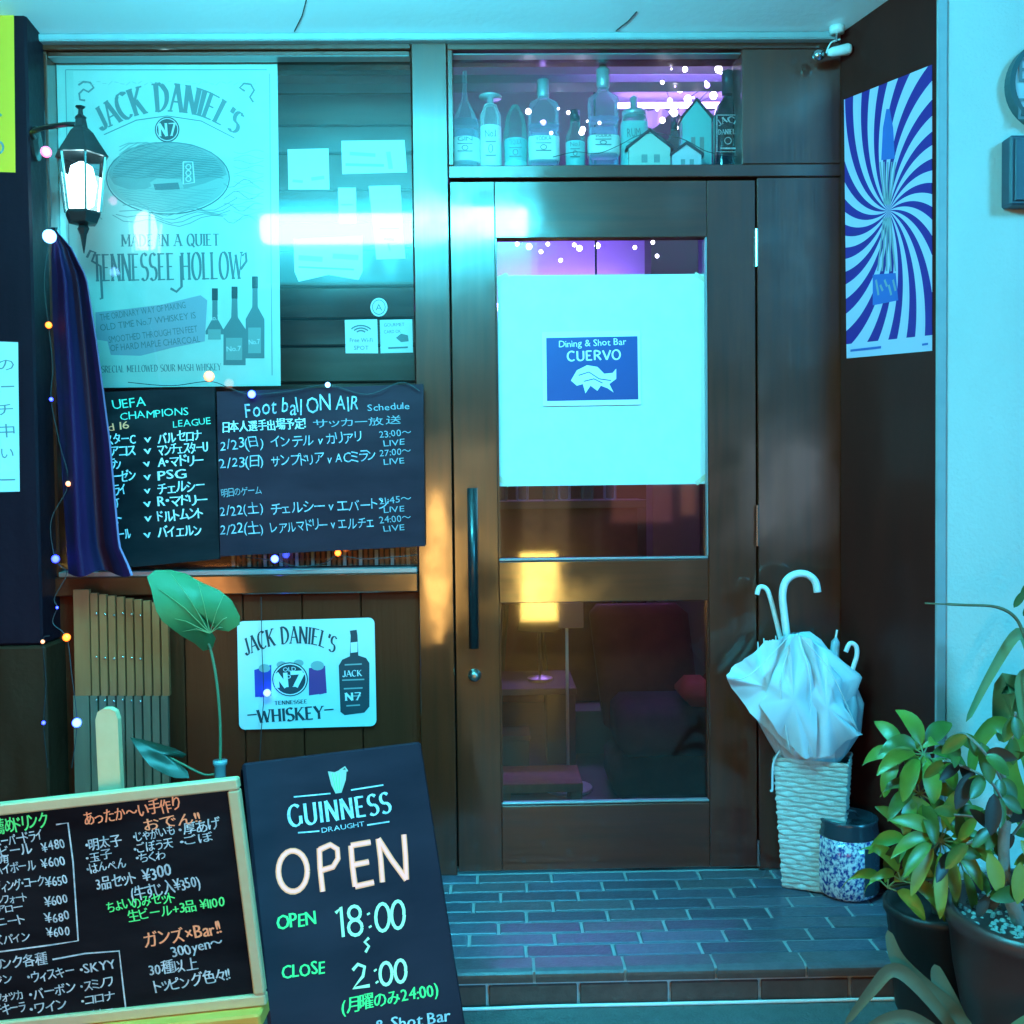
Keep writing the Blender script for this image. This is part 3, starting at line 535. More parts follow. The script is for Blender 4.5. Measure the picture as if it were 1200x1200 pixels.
for px_, Yb, hb in ((612, 1.5, .62), (742, 1.9, .66), (800, 2.0, .66)):
    P = at(px_, 700, Yb); t = thing('bar_stool', {612: 'dark bar stool inside behind the low brown table', 742: 'dark bar stool inside left of the column', 800: 'dark bar stool inside right of the armchair back'}[px_], 'stool', (P.x, Yb, 0), 'bar stools inside')
    MB().lathe((P.x, Yb, hb), [(.13, 0), (.15, .02), (.15, .045), (.12, .06)], 18).build('seat', mar, t, True)
    for a in range(4): MB().tube([(P.x+.1*math.cos(a*1.57+.78), Yb+.1*math.sin(a*1.57+.78), hb), (P.x+.17*math.cos(a*1.57+.78), Yb+.17*math.sin(a*1.57+.78), 0)], .012, 6).build('leg', blackm, t)
for px_, Yb, w_b, h_b, m_b in ((600, .75, .12, .2, 'brown'), (700, 1.3, .2, .16, 'grey'), (655, 1.15, .1, .3, 'pale')):
    P = at(px_, 800, Yb); t = thing('storage_box', m_b+' storage box on the floor inside the door', 'box', (P.x, Yb, 0)); mm_ = mat(m_b+'_card', {'brown': (.16, .08, .04), 'grey': (.14, .14, .13), 'pale': (.35, .33, .28)}[m_b], .8)
    box('carton', mm_, t, P.x-w_b/2, P.x+w_b/2, Yb, Yb+.14, 0, h_b); box('lid', mm_, t, P.x-w_b/2-.006, P.x+w_b/2+.006, Yb-.006, Yb+.146, h_b+.001, h_b+.02)
for k_b, (xb_, hb_) in enumerate(((-.05, .24), (.05, .28), (.16, .22), (.3, .3), (.38, .26), (.5, .24), (.62, .28))):
    t = thing('counter_bottle', ('first', 'second', 'third', 'fourth', 'fifth', 'sixth', 'last')[k_b]+' dark bottle from the left on the back counter', 'bottle', (xb_, 2.4, 1.041), 'bottles on the back counter'); MB().lathe((xb_, 2.4, 1.041), [(.03, 0), (.034, .01), (.034, hb_*.6), (.012, hb_*.78), (.012, hb_)], 12).build('bottle_glass', greenb if k_b % 2 else clear, t, True)
t = thing('dark_counter', 'long dark red bar counter at the back of the room', 'counter', (-.2, 2.4, 0))
box('front_panel', mar, t, -1.2, .75, 2.3, 2.6, 0, 1.0); box('worktop', ifl, t, -1.25, .8, 2.25, 2.65, 1.001, 1.04)
P = at(790, 610, 1.8); t = thing('inner_column', 'grey brown column inside right of the counter', 'column', (P.x, 1.9, 0)); box('shaft', mat('column_plaster', (.28, .22, .2), .8), t, P.x-.1, P.x+.12, 1.8, 2.0, 0.08, 2.6); box('base', iw, t, P.x-.12, P.x+.14, 1.78, 2.02, 0, .078)
fill_pendant(700, 500, .9, emi('warm_pendant', (1, .55, .25), 2.5), .09, 'pendant_lamp', 'warm pendant lamp hanging inside behind the white sheet of the door')  # hidden lamp added to warm the dim room
MB().tube([(.5, 1.0, 2.58), (1.0, 1.0, 2.58)], .012, 8).build('neon_strip', emi('lilac_neon', (.5, .3, 1), 8), room)  # strip added to brighten the drape
# sparkling party lights inside
pl = thing('inner_party_lights', 'lilac white party lights glittering inside above the bottles', 'string lights', at(800, 110, .9))
pts = []
for (p, q) in ((770, 128), (785, 118), (779, 101), (801, 98), (797, 104), (822, 104), (846, 88), (842, 81), (852, 62), (862, 66), (868, 86), (836, 112), (815, 122), (862, 74), (806, 116), (790, 132)):
    P = at(p, q, .6); pts.append(P); MB().ball(P, random.choice((.006, .009, .013)), 6).build('bulb', sparkw, pl, True)
for (p, q) in ((620, 289), (634, 295), (642, 286), (673, 287), (679, 291), (657, 305), (744, 290), (765, 284), (770, 300), (606, 286), (700, 288)):
    P = at(p, q, 1.3); MB().ball(P, random.choice((.008, .012)), 6).build('bulb', sparkw, pl, True)
MB().tube(pts, .0015, 4).build('cord', cordm, pl)
rl = random.Random(5)
for i in range(46):
    p = 868-250*rl.random()**1.5; q = rl.uniform(66, 150) if p > 760 else rl.uniform(120, 186); P = at(p, q, rl.uniform(.20, .55)); MB().ball(P, rl.choice((.003, .004, .006, .009)), 6).build('bulb', sparkw if i % 3 else LVio, pl, True)
dr_ = thing('lilac_drape', 'lilac net drape hanging inside behind the party lights', 'drape', at(830, 110, 1.1))
vs = []; fs = []; n = 30
xa, xb = at(755, 100, 1.1).x, at(905, 100, 1.1).x
for i in range(n+1):
    x = xa+(xb-xa)*i/n; yy = 1.1+.02*math.sin(i*1.3)
    vs += [(x, yy, 2.6), (x, yy+.01, at(755, 140-.25*max(0, 0), 1.1).z - .03*math.sin(i*.7))]
fs = [(2*i, 2*i+1, 2*i+3, 2*i+2) for i in range(n)]
mk('cloth', vs, fs, mat('lilac_net', (.8, .72, .9), .8), dr_)

# ================================================================== bottles and houses in the transom
shelfY = .10
bs = box('bottle_shelf', mat('glass_shelf', (.3, .36, .4), .2), bar, xt0-.01, xt1+.02, .07, .26, zb_t0-.012, zb_t0+.006)
liqm = [bottlemat('pale_spirit', (.7, .75, 1), .5), bottlemat('pale_spirit_b', (.75, .7, .95), .5), bottlemat('green_spirit', (.15, .7, .5), .6)]; labw = mat('bottle_label', (.82, .86, .84), .5); labt = mat('teal_label', (.25, .6, .6), .5); capm = mat('bottle_cap', (.5, .55, .6), .35, .4); capd = mat('dark_cap', (.03, .03, .05), .4)
def bottle(px, ptop, w, prof, m, label, sq=0, Y=.13, cap=None, lab=None, labm=labw, zbase=None, pbot=None):
    """prof: (radius fraction, height fraction)"""
    zb = zb_t0+.006; x = AX(px, 150, Y); zt_ = AZ(ptop, px, Y); h = zt_-zb; r = w/2*(D+Y)/F
    t = thing('bottle', label, 'bottle', (x, Y, zb), 'bottles and ornaments on the transom shelf')
    MB().lathe((x, Y, zb), [(r*a, h*b) for a, b in prof], 18, sq=sq, sy=.8 if sq else 1).build('bottle_glass', m, t, True)
    if cap: MB().lathe((x, Y, zb), [(r*a, h*b) for a, b in cap], 14).build('cap', capd if m in (blackb, greenb) else capm, t, True)
    if lab: MB().lathe((x, Y, zb), [(r*1.02*prof[1][0], h*lab[0]), (r*1.03*prof[1][0], h*lab[0]+.001), (r*1.03*prof[1][0], h*lab[1]), (r*1.02*prof[1][0], h*lab[1]+.001)], 18, sq=sq, sy=.8 if sq else 1).build('label_wrap', labm, t, True)
    if m is clear or m is greenb: MB().lathe((x, Y, zb), [(r*.86, h*.03), (r*.9, h*.05), (r*.9, h*.42), (.001, h*.425)], 16, sq=sq, sy=.8 if sq else 1).build('liquid', liqm[len(t.name) % 2] if m is clear else liqm[2], t, True)
    if lab and labm is not None:
        fl = front(Y-r*1.05*prof[1][0]*(.8 if sq else 1)-.0015); z0 = zb+h*lab[0]; z1 = zb+h*lab[1]; mb = MB()
        q0 = px; yb = 192-(192-ptop)*lab[0]; yt = 192-(192-ptop)*lab[1]; hw = w*.26
        write(mb, fl, random.choice(('GIN', 'RUM', 'VODKA', 'TEQUILA')) if w > 26 else 'No.1', (q0-hw, yt+(yb-yt)*.42), (q0+hw, yt+(yb-yt)*.40), (yb-yt)*.22, 0, 0)
        stroke(mb, fl, [(q0-hw, yt+(yb-yt)*.55), (q0+hw, yt+(yb-yt)*.54)], 1, 0); stroke(mb, fl, ell(q0, yt+(yb-yt)*.75, hw*.4, (yb-yt)*.12, 10), 1, 0, closed=True); stroke(mb, fl, [(q0-hw, yb-2), (q0+hw, yb-2)], 1.2, 0); mb.build('label_print', ink, t)
    for kk in (.06, .5): 
        if m is clear: MB().lathe((x, Y, zb), [(r*.9, h*kk), (r*1.035, h*kk+.002), (r*1.035, h*kk+.004), (r*.9, h*kk+.006)], 18, sq=sq, sy=.8 if sq else 1).build('glass_ring', clear, t, True)
    return t
bottle(545, 84, 34, [(.9, 0), (1, .03), (1, .45), (.75, .58), (.25, .72), (.14, .8), (.14, 1)], clear, 'clear cone shouldered bottle at the left end of the transom shelf', lab=(.12, .34))
bottle(575, 112, 24, [(.9, 0), (1, .04), (1, .75), (.7, .84), (.6, .88)], frost, 'slim pale bottle with a pump head, second on the transom shelf', cap=[(.3, .88), (.3, .97), (1.1, .97), (1.1, .99), (.3, 1.0)], lab=(.1, .6))
bottle(604, 124, 28, [(.7, 0), (.9, .05), (1, .55), (.75, .85), (.3, 1)], greenb, 'small round shouldered pale green bottle, third on the transom shelf', lab=(.1, .5), labm=labt)
bottle(637, 94, 35, [(.95, 0), (1, .03), (1, .7), (.9, .74), (.36, .8), (.34, .82)], clear, 'square clear bottle with a thick ribbed neck on the transom shelf', sq=6, cap=[(.38, .82), (.4, .84), (.38, 1.0)], lab=(.14, .38))
bottle(674, 130, 22, [(.9, 0), (1, .05), (1, .6), (.55, .75), (.5, .85)], greenb, 'short dark bottle in the middle of the transom shelf', cap=[(.52, .85), (.52, 1)], lab=(.1, .5), labm=labt)
bottle(707, 78, 36, [(.9, 0), (1, .03), (.85, .3), (1, .66), (.95, .7), (.4, .76), (.34, .8)], clear, 'tallest fluted clear bottle in the middle of the transom shelf', sq=4, cap=[(.36, .8), (.42, .82), (.42, .97), (.2, 1)], lab=(.18, .34))
bottle(743, 112, 30, [(.95, 0), (1, .03), (1, .66), (.9, .7), (.9, .73)], frost, 'squat jar bottle with a pale lid and teal label on the transom shelf', sq=5, cap=[(.95, .73), (.95, .8), (.3, .82), (.3, .97), (.1, 1)], lab=(.05, .64), labm=labt)
bottle(790, 139, 16, [(.9, 0), (1, .05), (1, .6), (.5, .75), (.5, .8)], greenb, 'tiny green bottle between the ornament houses', cap=[(.5, .8), (.5, 1)])
t = bottle(853, 84, 33, [(.95, 0), (1, .03), (1, .55), (.8, .66), (.38, .74), (.36, .78)], blackb, 'black square whiskey bottle at the right end of the transom shelf', sq=5, cap=[(.42, .78), (.42, .98), (.38, 1)])
fb = front(.13-.0445); mb = MB(); stroke(mb, fb, [(840, 135), (866, 135), (866, 178), (840, 178)], 1.2, closed=True); old(mb, fb, 'JACK', [(843, 148), (853, 143), (864, 148)], 7); old(mb, fb, 'DANIELS', [(842, 158), (865, 157)], 6); stroke(mb, fb, ell(853, 165, 4, 4, 10), 1, closed=True); stroke(mb, fb, [(844, 174), (863, 174)], 2); mb.build('label_print', chw, t)
def house(px, w, pe, pr, pb, m, Y, label):
    zb = AZ(pb, px, Y); ze = AZ(pe, px, Y); zr = AZ(pr, px, Y); x = AX(px, 150, Y); hw = w/2*(D+Y)/F; zb = zb_t0+.006
    t = thing('ornament_house', label, 'ornament', (x, Y, zb), 'bottles and ornaments on the transom shelf')
    MB().slab([(x-hw, Y-.02, zb), (x+hw, Y-.02, zb), (x+hw, Y-.02, ze), (x, Y-.02, zr), (x-hw, Y-.02, ze)], (0, .04, 0)).build('house_wall', m, t)
    o = hw*.15
    MB().slab([(x-hw-o, Y-.026, ze-.004), (x, Y-.026, zr), (x+hw+o, Y-.026, ze-.004), (x+hw+o, Y-.026, ze+.004), (x, Y-.026, zr+.009), (x-hw-o, Y-.026, ze+.004)], (0, .052, 0)).build('roof', capd, t)
    for sx in (-.4, .2):
        if w > 26: box('window', inkm, t, x+hw*sx, x+hw*(sx+.28), Y-.0225, Y-.0195, zb+(ze-zb)*.35, zb+(ze-zb)*.7, b=0)
house(760, 48, 176, 157, 192, mat('pale_house_paint', (.66, .75, .68), .5), .075+.02, 'pale little ornament house with two windows beside the squat jar')
house(815, 34, 142, 121, 180, mat('aqua_house_paint', (.25, .75, .75), .5), .20, 'tall aqua ornament house with a pointed roof beside the black bottle')
house(803, 34, 184, 172, 192, mat('white_house_paint', (.8, .82, .88), .5), .096, 'low white ornament house in front of the aqua house')
MB().tube(curve([at(p, q, .072) for p, q in ((648, 184), (675, 178), (700, 180), (726, 170), (745, 160), (765, 156), (800, 163), (830, 178), (868, 184))]), .0012, 4).build('lamp_wire', cordm, bar)

# ================================================================== things behind the window glass
fg = front(.068)
J = simple_sign('whiskey_poster', 'large pale vintage whiskey poster with an oval picture inside the left window', 'poster', fg, [(66, 71), (325, 72), (329, 452), (76, 455)], agedp)
mb = MB()
for q in ([(77, 82), (313, 82)], [(316, 86), (319, 440)], [(77, 82), (84, 440)]): stroke(mb, fg, q, 1.2, 2)
stroke(mb, fg, curve([V3((92, 98, 0)), V3((102, 96, 0)), V3((110, 102, 0)), V3((104, 108, 0)), V3((96, 104, 0)), V3((92, 112, 0)), V3((98, 120, 0))], 4) and [(92, 100), (98, 96), (106, 97), (110, 103), (104, 108), (98, 105), (93, 110), (94, 117), (100, 118)], 2.4, 0)
stroke(mb, fg, [(297, 120), (293, 114), (298, 106), (294, 99), (286, 98), (281, 103), (287, 107)], 2.4, 0)
old(mb, fg, "JACK DANIEL'S", [(120, 153), (160, 136), (196, 131), (236, 137), (276, 157)], (26, 42, 24), 0, thin=.09, thick=.24, serif=.12)
stroke(mb, fg, [(122, 158), (160, 141), (196, 136), (236, 142), (275, 162)], 1.2, 0)
shape(mb, fg, ell(196, 152, 14.5, 15), 1); old(mb, fg, 'N7', [(187, 160), (206, 159)], 15, 3, d=.0016, thick=.2); stroke(mb, fg, ell(196, 152, 12.6, 13, 20), 1, 3, d=.0015, closed=True)
shape(mb, fg, ell(197, 208, 71, 41, 40), 4); stroke(mb, fg, ell(197, 209, 72, 42, 40), 1.5, 0, closed=True)
shape(mb, fg, [(127, 205), (133, 188), (150, 174), (175, 168), (200, 166), (225, 169), (248, 178), (262, 192), (266, 205), (240, 215), (215, 222), (190, 212), (170, 222), (150, 222), (134, 216)], 2, d=.0012)
shape(mb, fg, [(176, 214), (184, 209), (212, 210), (216, 222), (180, 224)], 4, d=.0015); shape(mb, fg, [(180, 216), (209, 214), (211, 222), (182, 223)], 0, d=.0018); stroke(mb, fg, [(215, 190), (215, 216), (228, 214), (226, 190), (215, 190)], 1.5, 3, d=.0018)
for k in range(16):
    yy = 172+k*2.4; hw_ = 68*math.sqrt(max(0, 1-((yy-208)/41)**2)); stroke(mb, fg, [(197-hw_+3+i*(2*hw_-6)/14, yy+1.1*math.sin(i*1.7+k)) for i in range(15)], .7, 0, d=.0014)
for k in range(9):
    yy = 222+k*2.8; hw_ = 66*math.sqrt(max(0, 1-((yy-208)/41)**2)); stroke(mb, fg, [(197-hw_+4+i*(2*hw_-8)/14, yy+1.3*math.sin(i*1.2+k)) for i in range(15)], .6, 2, d=.0014)
for k in range(14):
    stroke(mb, fg, [(90+i*5, 180+k*5.6+2.2*math.sin(i*.9+k)) for i in range(6)], .6, 2); stroke(mb, fg, [(274+i*5, 178+k*6+2.2*math.sin(i*.9+k*2)) for i in range(8)], .6, 2)
for k in range(30): stroke(mb, fg, [(92+k*7, 96+(k % 3)*2), (97+k*7, 95+(k*7 % 5))], .6, 4)
for k in range(3): stroke(mb, fg, ell(221, 196+k*7, 3, 3, 8), 1.2, 3, d=.002, closed=True)
for k in range(5):
    yy = 262-k*4; stroke(mb, fg, [(132+i*13+k*4, yy+4*math.sin(i*1.3+k)+(i-5)**2*-.4) for i in range(11)], 1, 2)
    stroke(mb, fg, [(140+i*11, 170-k*2+3*math.sin(i*1.4+k)+(i-5)**2*.5) for i in range(4+k % 2)], 1, 2)
for k in range(4): stroke(mb, fg, [(262+i*6, 215+k*14+5*math.sin(i*1.1+k*2)) for i in range(8)], 1, 2); stroke(mb, fg, [(84+i*6, 215+k*14+5*math.sin(i*1.1+k*2)) for i in range(7)], 1, 2)
old(mb, fg, 'MADE IN A QUIET', [(143, 289), (257, 288)], 14, 0, serif=.14)
old(mb, fg, 'TENNESSEE HOLLOW', [(110, 330), (284, 327)], (32, 30, 32), 0, thin=.06, thick=.19)
stroke(mb, fg, [(102, 302), (106, 294), (112, 296), (108, 306), (118, 312), (120, 350), (117, 350)], 3, 0); stroke(mb, fg, [(284, 300), (288, 296), (289, 306), (282, 316)], 3, 0); stroke(mb, fg, [(200, 338), (207, 342), (213, 336), (212, 300)], 3, 0)
shape(mb, fg, [(112, 366), (150, 362), (190, 357), (235, 346), (243, 352), (240, 400), (200, 408), (165, 417), (130, 416), (126, 400), (113, 398)], 5)
for s, p, q in (('THE ORDINARY WAY OF MAKING', (118, 376), (218, 361)), ('OLD TIME No.7 WHISKEY IS', (118, 388), (230, 373)), ('SMOOTHED THROUGH TEN FEET', (128, 402), (232, 389)), ('OF HARD MAPLE CHARCOAL', (130, 412), (235, 401))): write(mb, fg, s, p, q, 8, 0, jit=0, d=.0016)
for cx, t0, w, b_ in ((252, 352, 22, 392), (275, 350, 26, 428), (299, 338, 22, 420)):
    hw = w/2; sh = t0+30
    shape(mb, fg, [(cx-hw, b_), (cx-hw, sh+6), (cx-hw*.3, sh-8), (cx-3, t0-8), (cx+3, t0-8), (cx+hw*.3, sh-8), (cx+hw, sh+6), (cx+hw, b_)][::-1], 0, d=.0014); shape(mb, fg, [(cx-hw+3, b_-6), (cx-hw+3, sh+16), (cx+hw-4, sh+16), (cx+hw-4, b_-6)][::-1], 2, d=.0018); shape(mb, fg, [(cx-3.5, t0), (cx-3.5, t0-14), (cx+3.5, t0-14), (cx+3.5, t0)], 1, d=.0018)
    write(mb, fg, 'No.7', (cx-hw+4, b_-16), (cx+hw-5, b_-17), 6, 3, 0, d=.0022)
old(mb, fg, 'A SPECIAL MELLOWED SOUR MASH WHISKEY'.replace('P', 'R'), [(112, 437), (259, 434)], 8, 0, serif=.1)
mb.build('poster_print', [ink, inkd, inkm, paperw, inkl, mat('faded_lilac_ink', (.40, .42, .52), .6)], J)
# white papers
def note(label, pts, extra, fr=fg, m=paperw):
    t = simple_sign('paper_note', label, 'paper note', fr, pts, m, 'white papers taped inside the left window'); mb = MB(); extra(mb); mb.build('print', [inkm, inkl], t); return t
note('square white paper beside the poster', [(337, 175), (385, 174), (386, 222), (338, 222)], lambda mb: (stroke(mb, fg, [(343, 212), (355, 213)], 3, 1), stroke(mb, fg, [(365, 210), (380, 208)], 4, 1)))
note('wide white paper above the cross of papers', [(400, 165), (474, 164), (477, 202), (401, 204)], lambda mb: (stroke(mb, fg, [(405, 193), (450, 194)], 3, 0), stroke(mb, fg, [(455, 178), (458, 198)], 5, 1), stroke(mb, fg, [(410, 180), (440, 182)], 4, 1)))
note('narrow white slip between the wide papers', [(396, 220), (417, 220), (418, 262), (397, 262)], lambda mb: stroke(mb, fg, [(400, 240), (413, 240)], 2, 1))
note('tall white paper at the right edge of the left window', [(432, 218), (469, 217), (475, 303), (441, 304)], lambda mb: (stroke(mb, fg, [(450, 280), (462, 281)], 3, 1), stroke(mb, fg, [(455, 285), (457, 294)], 2, 1), stroke(mb, fg, [(445, 268), (468, 268)], 2, 1)))
note('torn landscape white paper with pale print below the lamp reflection', [(344, 280), (425, 276), (425, 318), (420, 328), (385, 322), (350, 330), (345, 318)], lambda mb: (stroke(mb, fg, [(350, 302), (378, 304)], 6, 1), stroke(mb, fg, [(390, 300), (420, 302)], 6, 1), stroke(mb, fg, [(350, 313), (415, 316)], 2, 0)))
t = simple_sign('wifi_sticker', 'white square wireless internet sticker low in the left window', 'sticker', fg, [(404, 375), (442, 374), (443, 414), (405, 414)], paperw)
mb = MB()
for r_ in (6, 10, 14): stroke(mb, fg, [(423+r_*1.0*math.cos(R(a)), 392-r_*.75*math.sin(R(a))) for a in range(35, 150, 12)], 1.6)
write(mb, fg, 'Free Wi-Fi', (410, 401), (437, 401), 5, jit=0); write(mb, fg, 'SPOT', (415, 410), (432, 410), 5, jit=0); mb.build('print', ink, t)
t = simple_sign('square_sticker', 'pale square sticker with a dark fish mark beside the wireless sticker', 'sticker', fg, [(445, 375), (483, 374), (484, 413), (446, 414)], paper)
mb = MB(); write(mb, fg, 'GOURMET', (450, 383), (474, 382), 4, jit=0); write(mb, fg, 'CARD OK', (450, 391), (470, 390), 4, jit=0); shape(mb, fg, [(464, 396), (470, 391), (478, 393), (479, 400), (470, 401)], 0); stroke(mb, fg, [(455, 408), (478, 407)], 2); mb.build('print', ink, t)
t = simple_sign('round_sticker', 'small round white sticker above the two square stickers', 'sticker', fg, ell(444, 360, 10, 11, 20), paperw)
mb = MB(); write(mb, fg, 'A', (440, 364), (448, 364), 8, jit=0); stroke(mb, fg, ell(444, 360, 7.5, 8.5, 16), 1, closed=True); mb.build('print', ink, t)
# low slats behind the bottom of the window
t = thing('bamboo_blind', 'low pale bamboo strip blind standing along the bottom of the left window', 'blind', at(375, 660, .075), None)
for i in range(34):
    x = AX(272+i*6.2, 655, .08); MB().box(x, x+.010, .072, .078, z0w+.014, AZ(644, 375, .08)+random.uniform(-.004, .01), b=.001).build('slat', slatm if i % 3 else paper, t)
MB().box(AX(270, 655, .08), AX(482, 655, .08), .0785, .084, z0w+.03, z0w+.036, b=.001).build('tie_strip', slatm, t)
# white sheet and sign on the door glass
fd = front(.031)
sh = simple_sign('white_sheet', 'large square white sheet covering the middle of the door glass', 'sheet', front(.0365), [(583, 323), (827, 321), (828, 567), (584, 570)], paper)
mb = MB()
for (p, q, a) in ((588, 326, 30), (821, 325, -30), (590, 564, -35), (822, 562, 35)):
    f6 = front(.0352); c6 = f6.loc(p, q); ca, sa = math.cos(R(a)), math.sin(R(a)); mb = MB(); mb.slab([f6.p(c6[0]+ca*u-sa*v_, c6[1]+sa*u+ca*v_) for u, v_ in ((-.02, -.007), (.02, -.007), (.02, .007), (-.02, .007))], (0, .0006, 0)).build('tape', tapem, sh)
t = simple_sign('door_sign', 'small navy sign with the bar name framed in white on the door', 'sign', fd, [(635, 389), (750, 387), (751, 474), (636, 476)], paperw, th=.003)
mb = MB(); shape(mb, fd, [(640, 396), (747, 394), (748, 468), (641, 470)][::-1], 0, d=.0008)
write(mb, fd, 'Dining & Shot Bar', (655, 407), (734, 404), 8, 1, jit=.03); old(mb, fd, 'CUERVO', [(665, 423), (727, 421)], 11, 1, thin=.1, thick=.14, serif=.0)
shape(mb, fd, [(669, 446), (676, 434), (688, 428), (700, 430), (708, 438), (718, 437), (722, 432), (722, 444), (714, 450), (719, 460), (712, 455), (704, 452), (700, 458), (692, 452), (686, 461), (683, 450), (676, 452)][::-1], 1, d=.0014)
stroke(mb, fd, [(678, 440), (690, 436), (702, 444), (716, 446)], 1.2, 0, d=.0018); stroke(mb, fd, [(684, 447), (696, 444), (706, 449)], 1.2, 0, d=.0018); mb.build('print', [navy, paperw], t)

# ================================================================== chalkboards on the window
fc = front(-.034)
t = thing('chalkboard', 'black board headed UEFA CHAMPIONS LEAGUE hung left on the window front', 'chalkboard', at(190, 560, -.03), 'match boards on the window')
MB().slab([fc.p(*fc.loc(*p)) for p in ((112, 460), (251, 453), (257, 655), (120, 668))], (0, .012, 0)).build('board', board, t)
mb = MB(); write(mb, fc, 'UEFA', (133, 480), (171, 475), 11, 1); write(mb, fc, 'CHAMPIONS', (141, 492), (221, 486), 9, 1); write(mb, fc, 'LEAGUE', (203, 501), (247, 497), 8, 1)
write(mb, fc, 'd 16', (127, 505), (152, 502), 9, 2, jit=.03)
rows = [(519, 'スターC', 124, 'バルセロナ', 237), (533, 'アコス', 129, 'マンチェスターU', 243), (548, 'ラン', 129, 'A・マドリー', 239), (563, 'ーゼン', 131, 'PSG', 218), (578, 'ライ', 134, 'チェルシー', 240), (594, 'ケ', 135, 'R・マドリー', 244), (611, 'ト', 137, 'ドルトムント', 238), (630, 'ール', 140, 'バイエルン', 237)]
for yb, a, xa_, b, xb_ in rows:
    x1 = 159 if len(a) > 2 else xa_+14 if len(a) == 2 else xa_+7
    write(mb, fc, a, (xa_, yb+2), (x1, yb), 11, 0, jit=.08, bold=1); write(mb, fc, 'v', (169, yb), (177, yb-1), 9, 0, jit=.08, bold=1); write(mb, fc, b, (185, yb), (xb_, yb-4), 11, 0, jit=.08, bold=1)
mb.build('chalk_lettering', [chw, cht, cho], t)
t = thing('chalkboard', 'dark board headed Foot ball ON AIR hung right on the window front', 'chalkboard', at(375, 550, -.03), 'match boards on the window')
MB().slab([fc.p(*fc.loc(*p)) for p in ((254, 459), (496, 450), (498, 640), (258, 652))], (0, .012, 0)).build('board', boardb, t)
mb = MB(); write(mb, fc, 'Foot ball ON AIR', (288, 487), (421, 481), 19, 2, jit=.12); write(mb, fc, 'Schedule', (431, 482), (480, 479), 8, 1)
write(mb, fc, '日本人選手出場予定！', (261, 506), (358, 501), 10, 0, bold=1); write(mb, fc, 'サッカー放送', (368, 501), (470, 496), 8, 1)
for yb, da, ma, xe, ti in ((527, '2/23(日)', 'インテル v カリアリ', 424, '23:00〜'), (549, '2/23(日)', 'サンプドリア v ACミラン', 441, '27:00〜'), (605, '2/22(土)', 'チェルシー v エバートン', 455, '21:45〜'), (627, '2/22(土)', 'レアルマドリー v エルチェ', 438, '24:00〜')):
    write(mb, fc, da, (258, yb), (309, yb-4), 11.5, 2, jit=.1); write(mb, fc, ma, (318, yb-3), (xe, yb-10), 11, 2, jit=.1); write(mb, fc, ti, (445, yb-14), (482, yb-17), 8, 1); write(mb, fc, 'LIVE', (450, yb-4), (474, yb-6), 7, 1)
write(mb, fc, '明日のゲーム', (260, 582), (307, 578), 8, 1); mb.build('chalk_lettering', [chw, chd, chm], t)

# tin sign
ft = front(.012); 
def rrect(x0, y0, x1, y1, r, sk=0):
    o = []
    for cx, cy, a in ((x1-r, y0+r, -90), (x1-r, y1-r, 0), (x0+r, y1-r, 90), (x0+r, y0+r, 180)):
        for k in range(5): aa = R(a+k*22.5); X_, Y_ = cx+r*math.cos(aa), cy+r*math.sin(aa); o.append((X_+(Y_-790)*.02, Y_-(X_-360)*.028))
    return o
t = simple_sign('tin_sign', 'rounded whiskey tin sign with a black bottle on the panel below the window', 'sign', ft, rrect(279, 726, 440, 853, 7), tinm, th=.004)
mb = MB(); old(mb, ft, "JACK DANIEL'S", [(289, 768), (315, 758), (343, 754), (370, 756), (391, 765)], (19, 22, 18), 0, thin=.07, thick=.19, fan=.6)
shape(mb, ft, [(298, 785), (318, 779), (318, 815), (299, 817)], 1, d=.0007); shape(mb, ft, [(362, 783), (381, 780), (383, 812), (362, 815)], 2, d=.0007)
for cx, cy, r_, c_ in ((306, 812, 7, 1), (375, 808, 8, 2), (310, 783, 7, 3), (372, 780, 8, 3), (330, 779, 6, 3), (350, 777, 6, 3)): shape(mb, ft, ell(cx, cy, r_, r_*.7, 12), c_, d=.0009)
shape(mb, ft, ell(340, 796, 21, 20, 28), 0, d=.0011); stroke(mb, ft, ell(340, 796, 19, 18, 28), 1.3, 4, d=.0016, closed=True)
old(mb, ft, 'N', [(324, 806), (337, 805)], 17, 4, d=.0019, thick=.26, thin=.1); old(mb, ft, '7', [(341, 805), (356, 804)], 17, 4, d=.0019, thick=.26, thin=.12); write(mb, ft, 'o', (336, 795), (341, 795), 7, 4, 0, d=.0019); write(mb, ft, 'OLD', (332, 787), (347, 786), 5, 4, 0, d=.0019)
old(mb, ft, 'TENNESSEE', [(322, 826), (360, 824)], 4.5, 0); old(mb, ft, 'WHISKEY', [(303, 847), (379, 842)], 15, 0, thin=.07, thick=.2); stroke(mb, ft, [(290, 838), (301, 837)], 1.5); stroke(mb, ft, [(380, 832), (391, 831)], 1.5)
shape(mb, ft, [(399, 834), (397, 780), (401, 773), (410, 769), (411, 745), (410, 739), (418, 738), (419, 744), (420, 768), (429, 771), (433, 777), (433, 828), (427, 835), (404, 838)], 0, d=.0011); shape(mb, ft, [(411, 753), (419, 752), (419, 764), (411, 765)], 4, d=.0015)
for yy, w_ in ((778, 20), (796, 26), (806, 22), (815, 18), (826, 16)): stroke(mb, ft, [(414-w_/2, yy+1), (414+w_/2, yy)], 1.6, 3, d=.0016)
old(mb, ft, 'JACK', [(402, 793), (424, 792)], 7, 4, d=.0018); old(mb, ft, 'N7', [(405, 821), (423, 820)], 9, 4, d=.0018); mb.build('print', [inkd, bluep, purp, inkm, paperw], t)

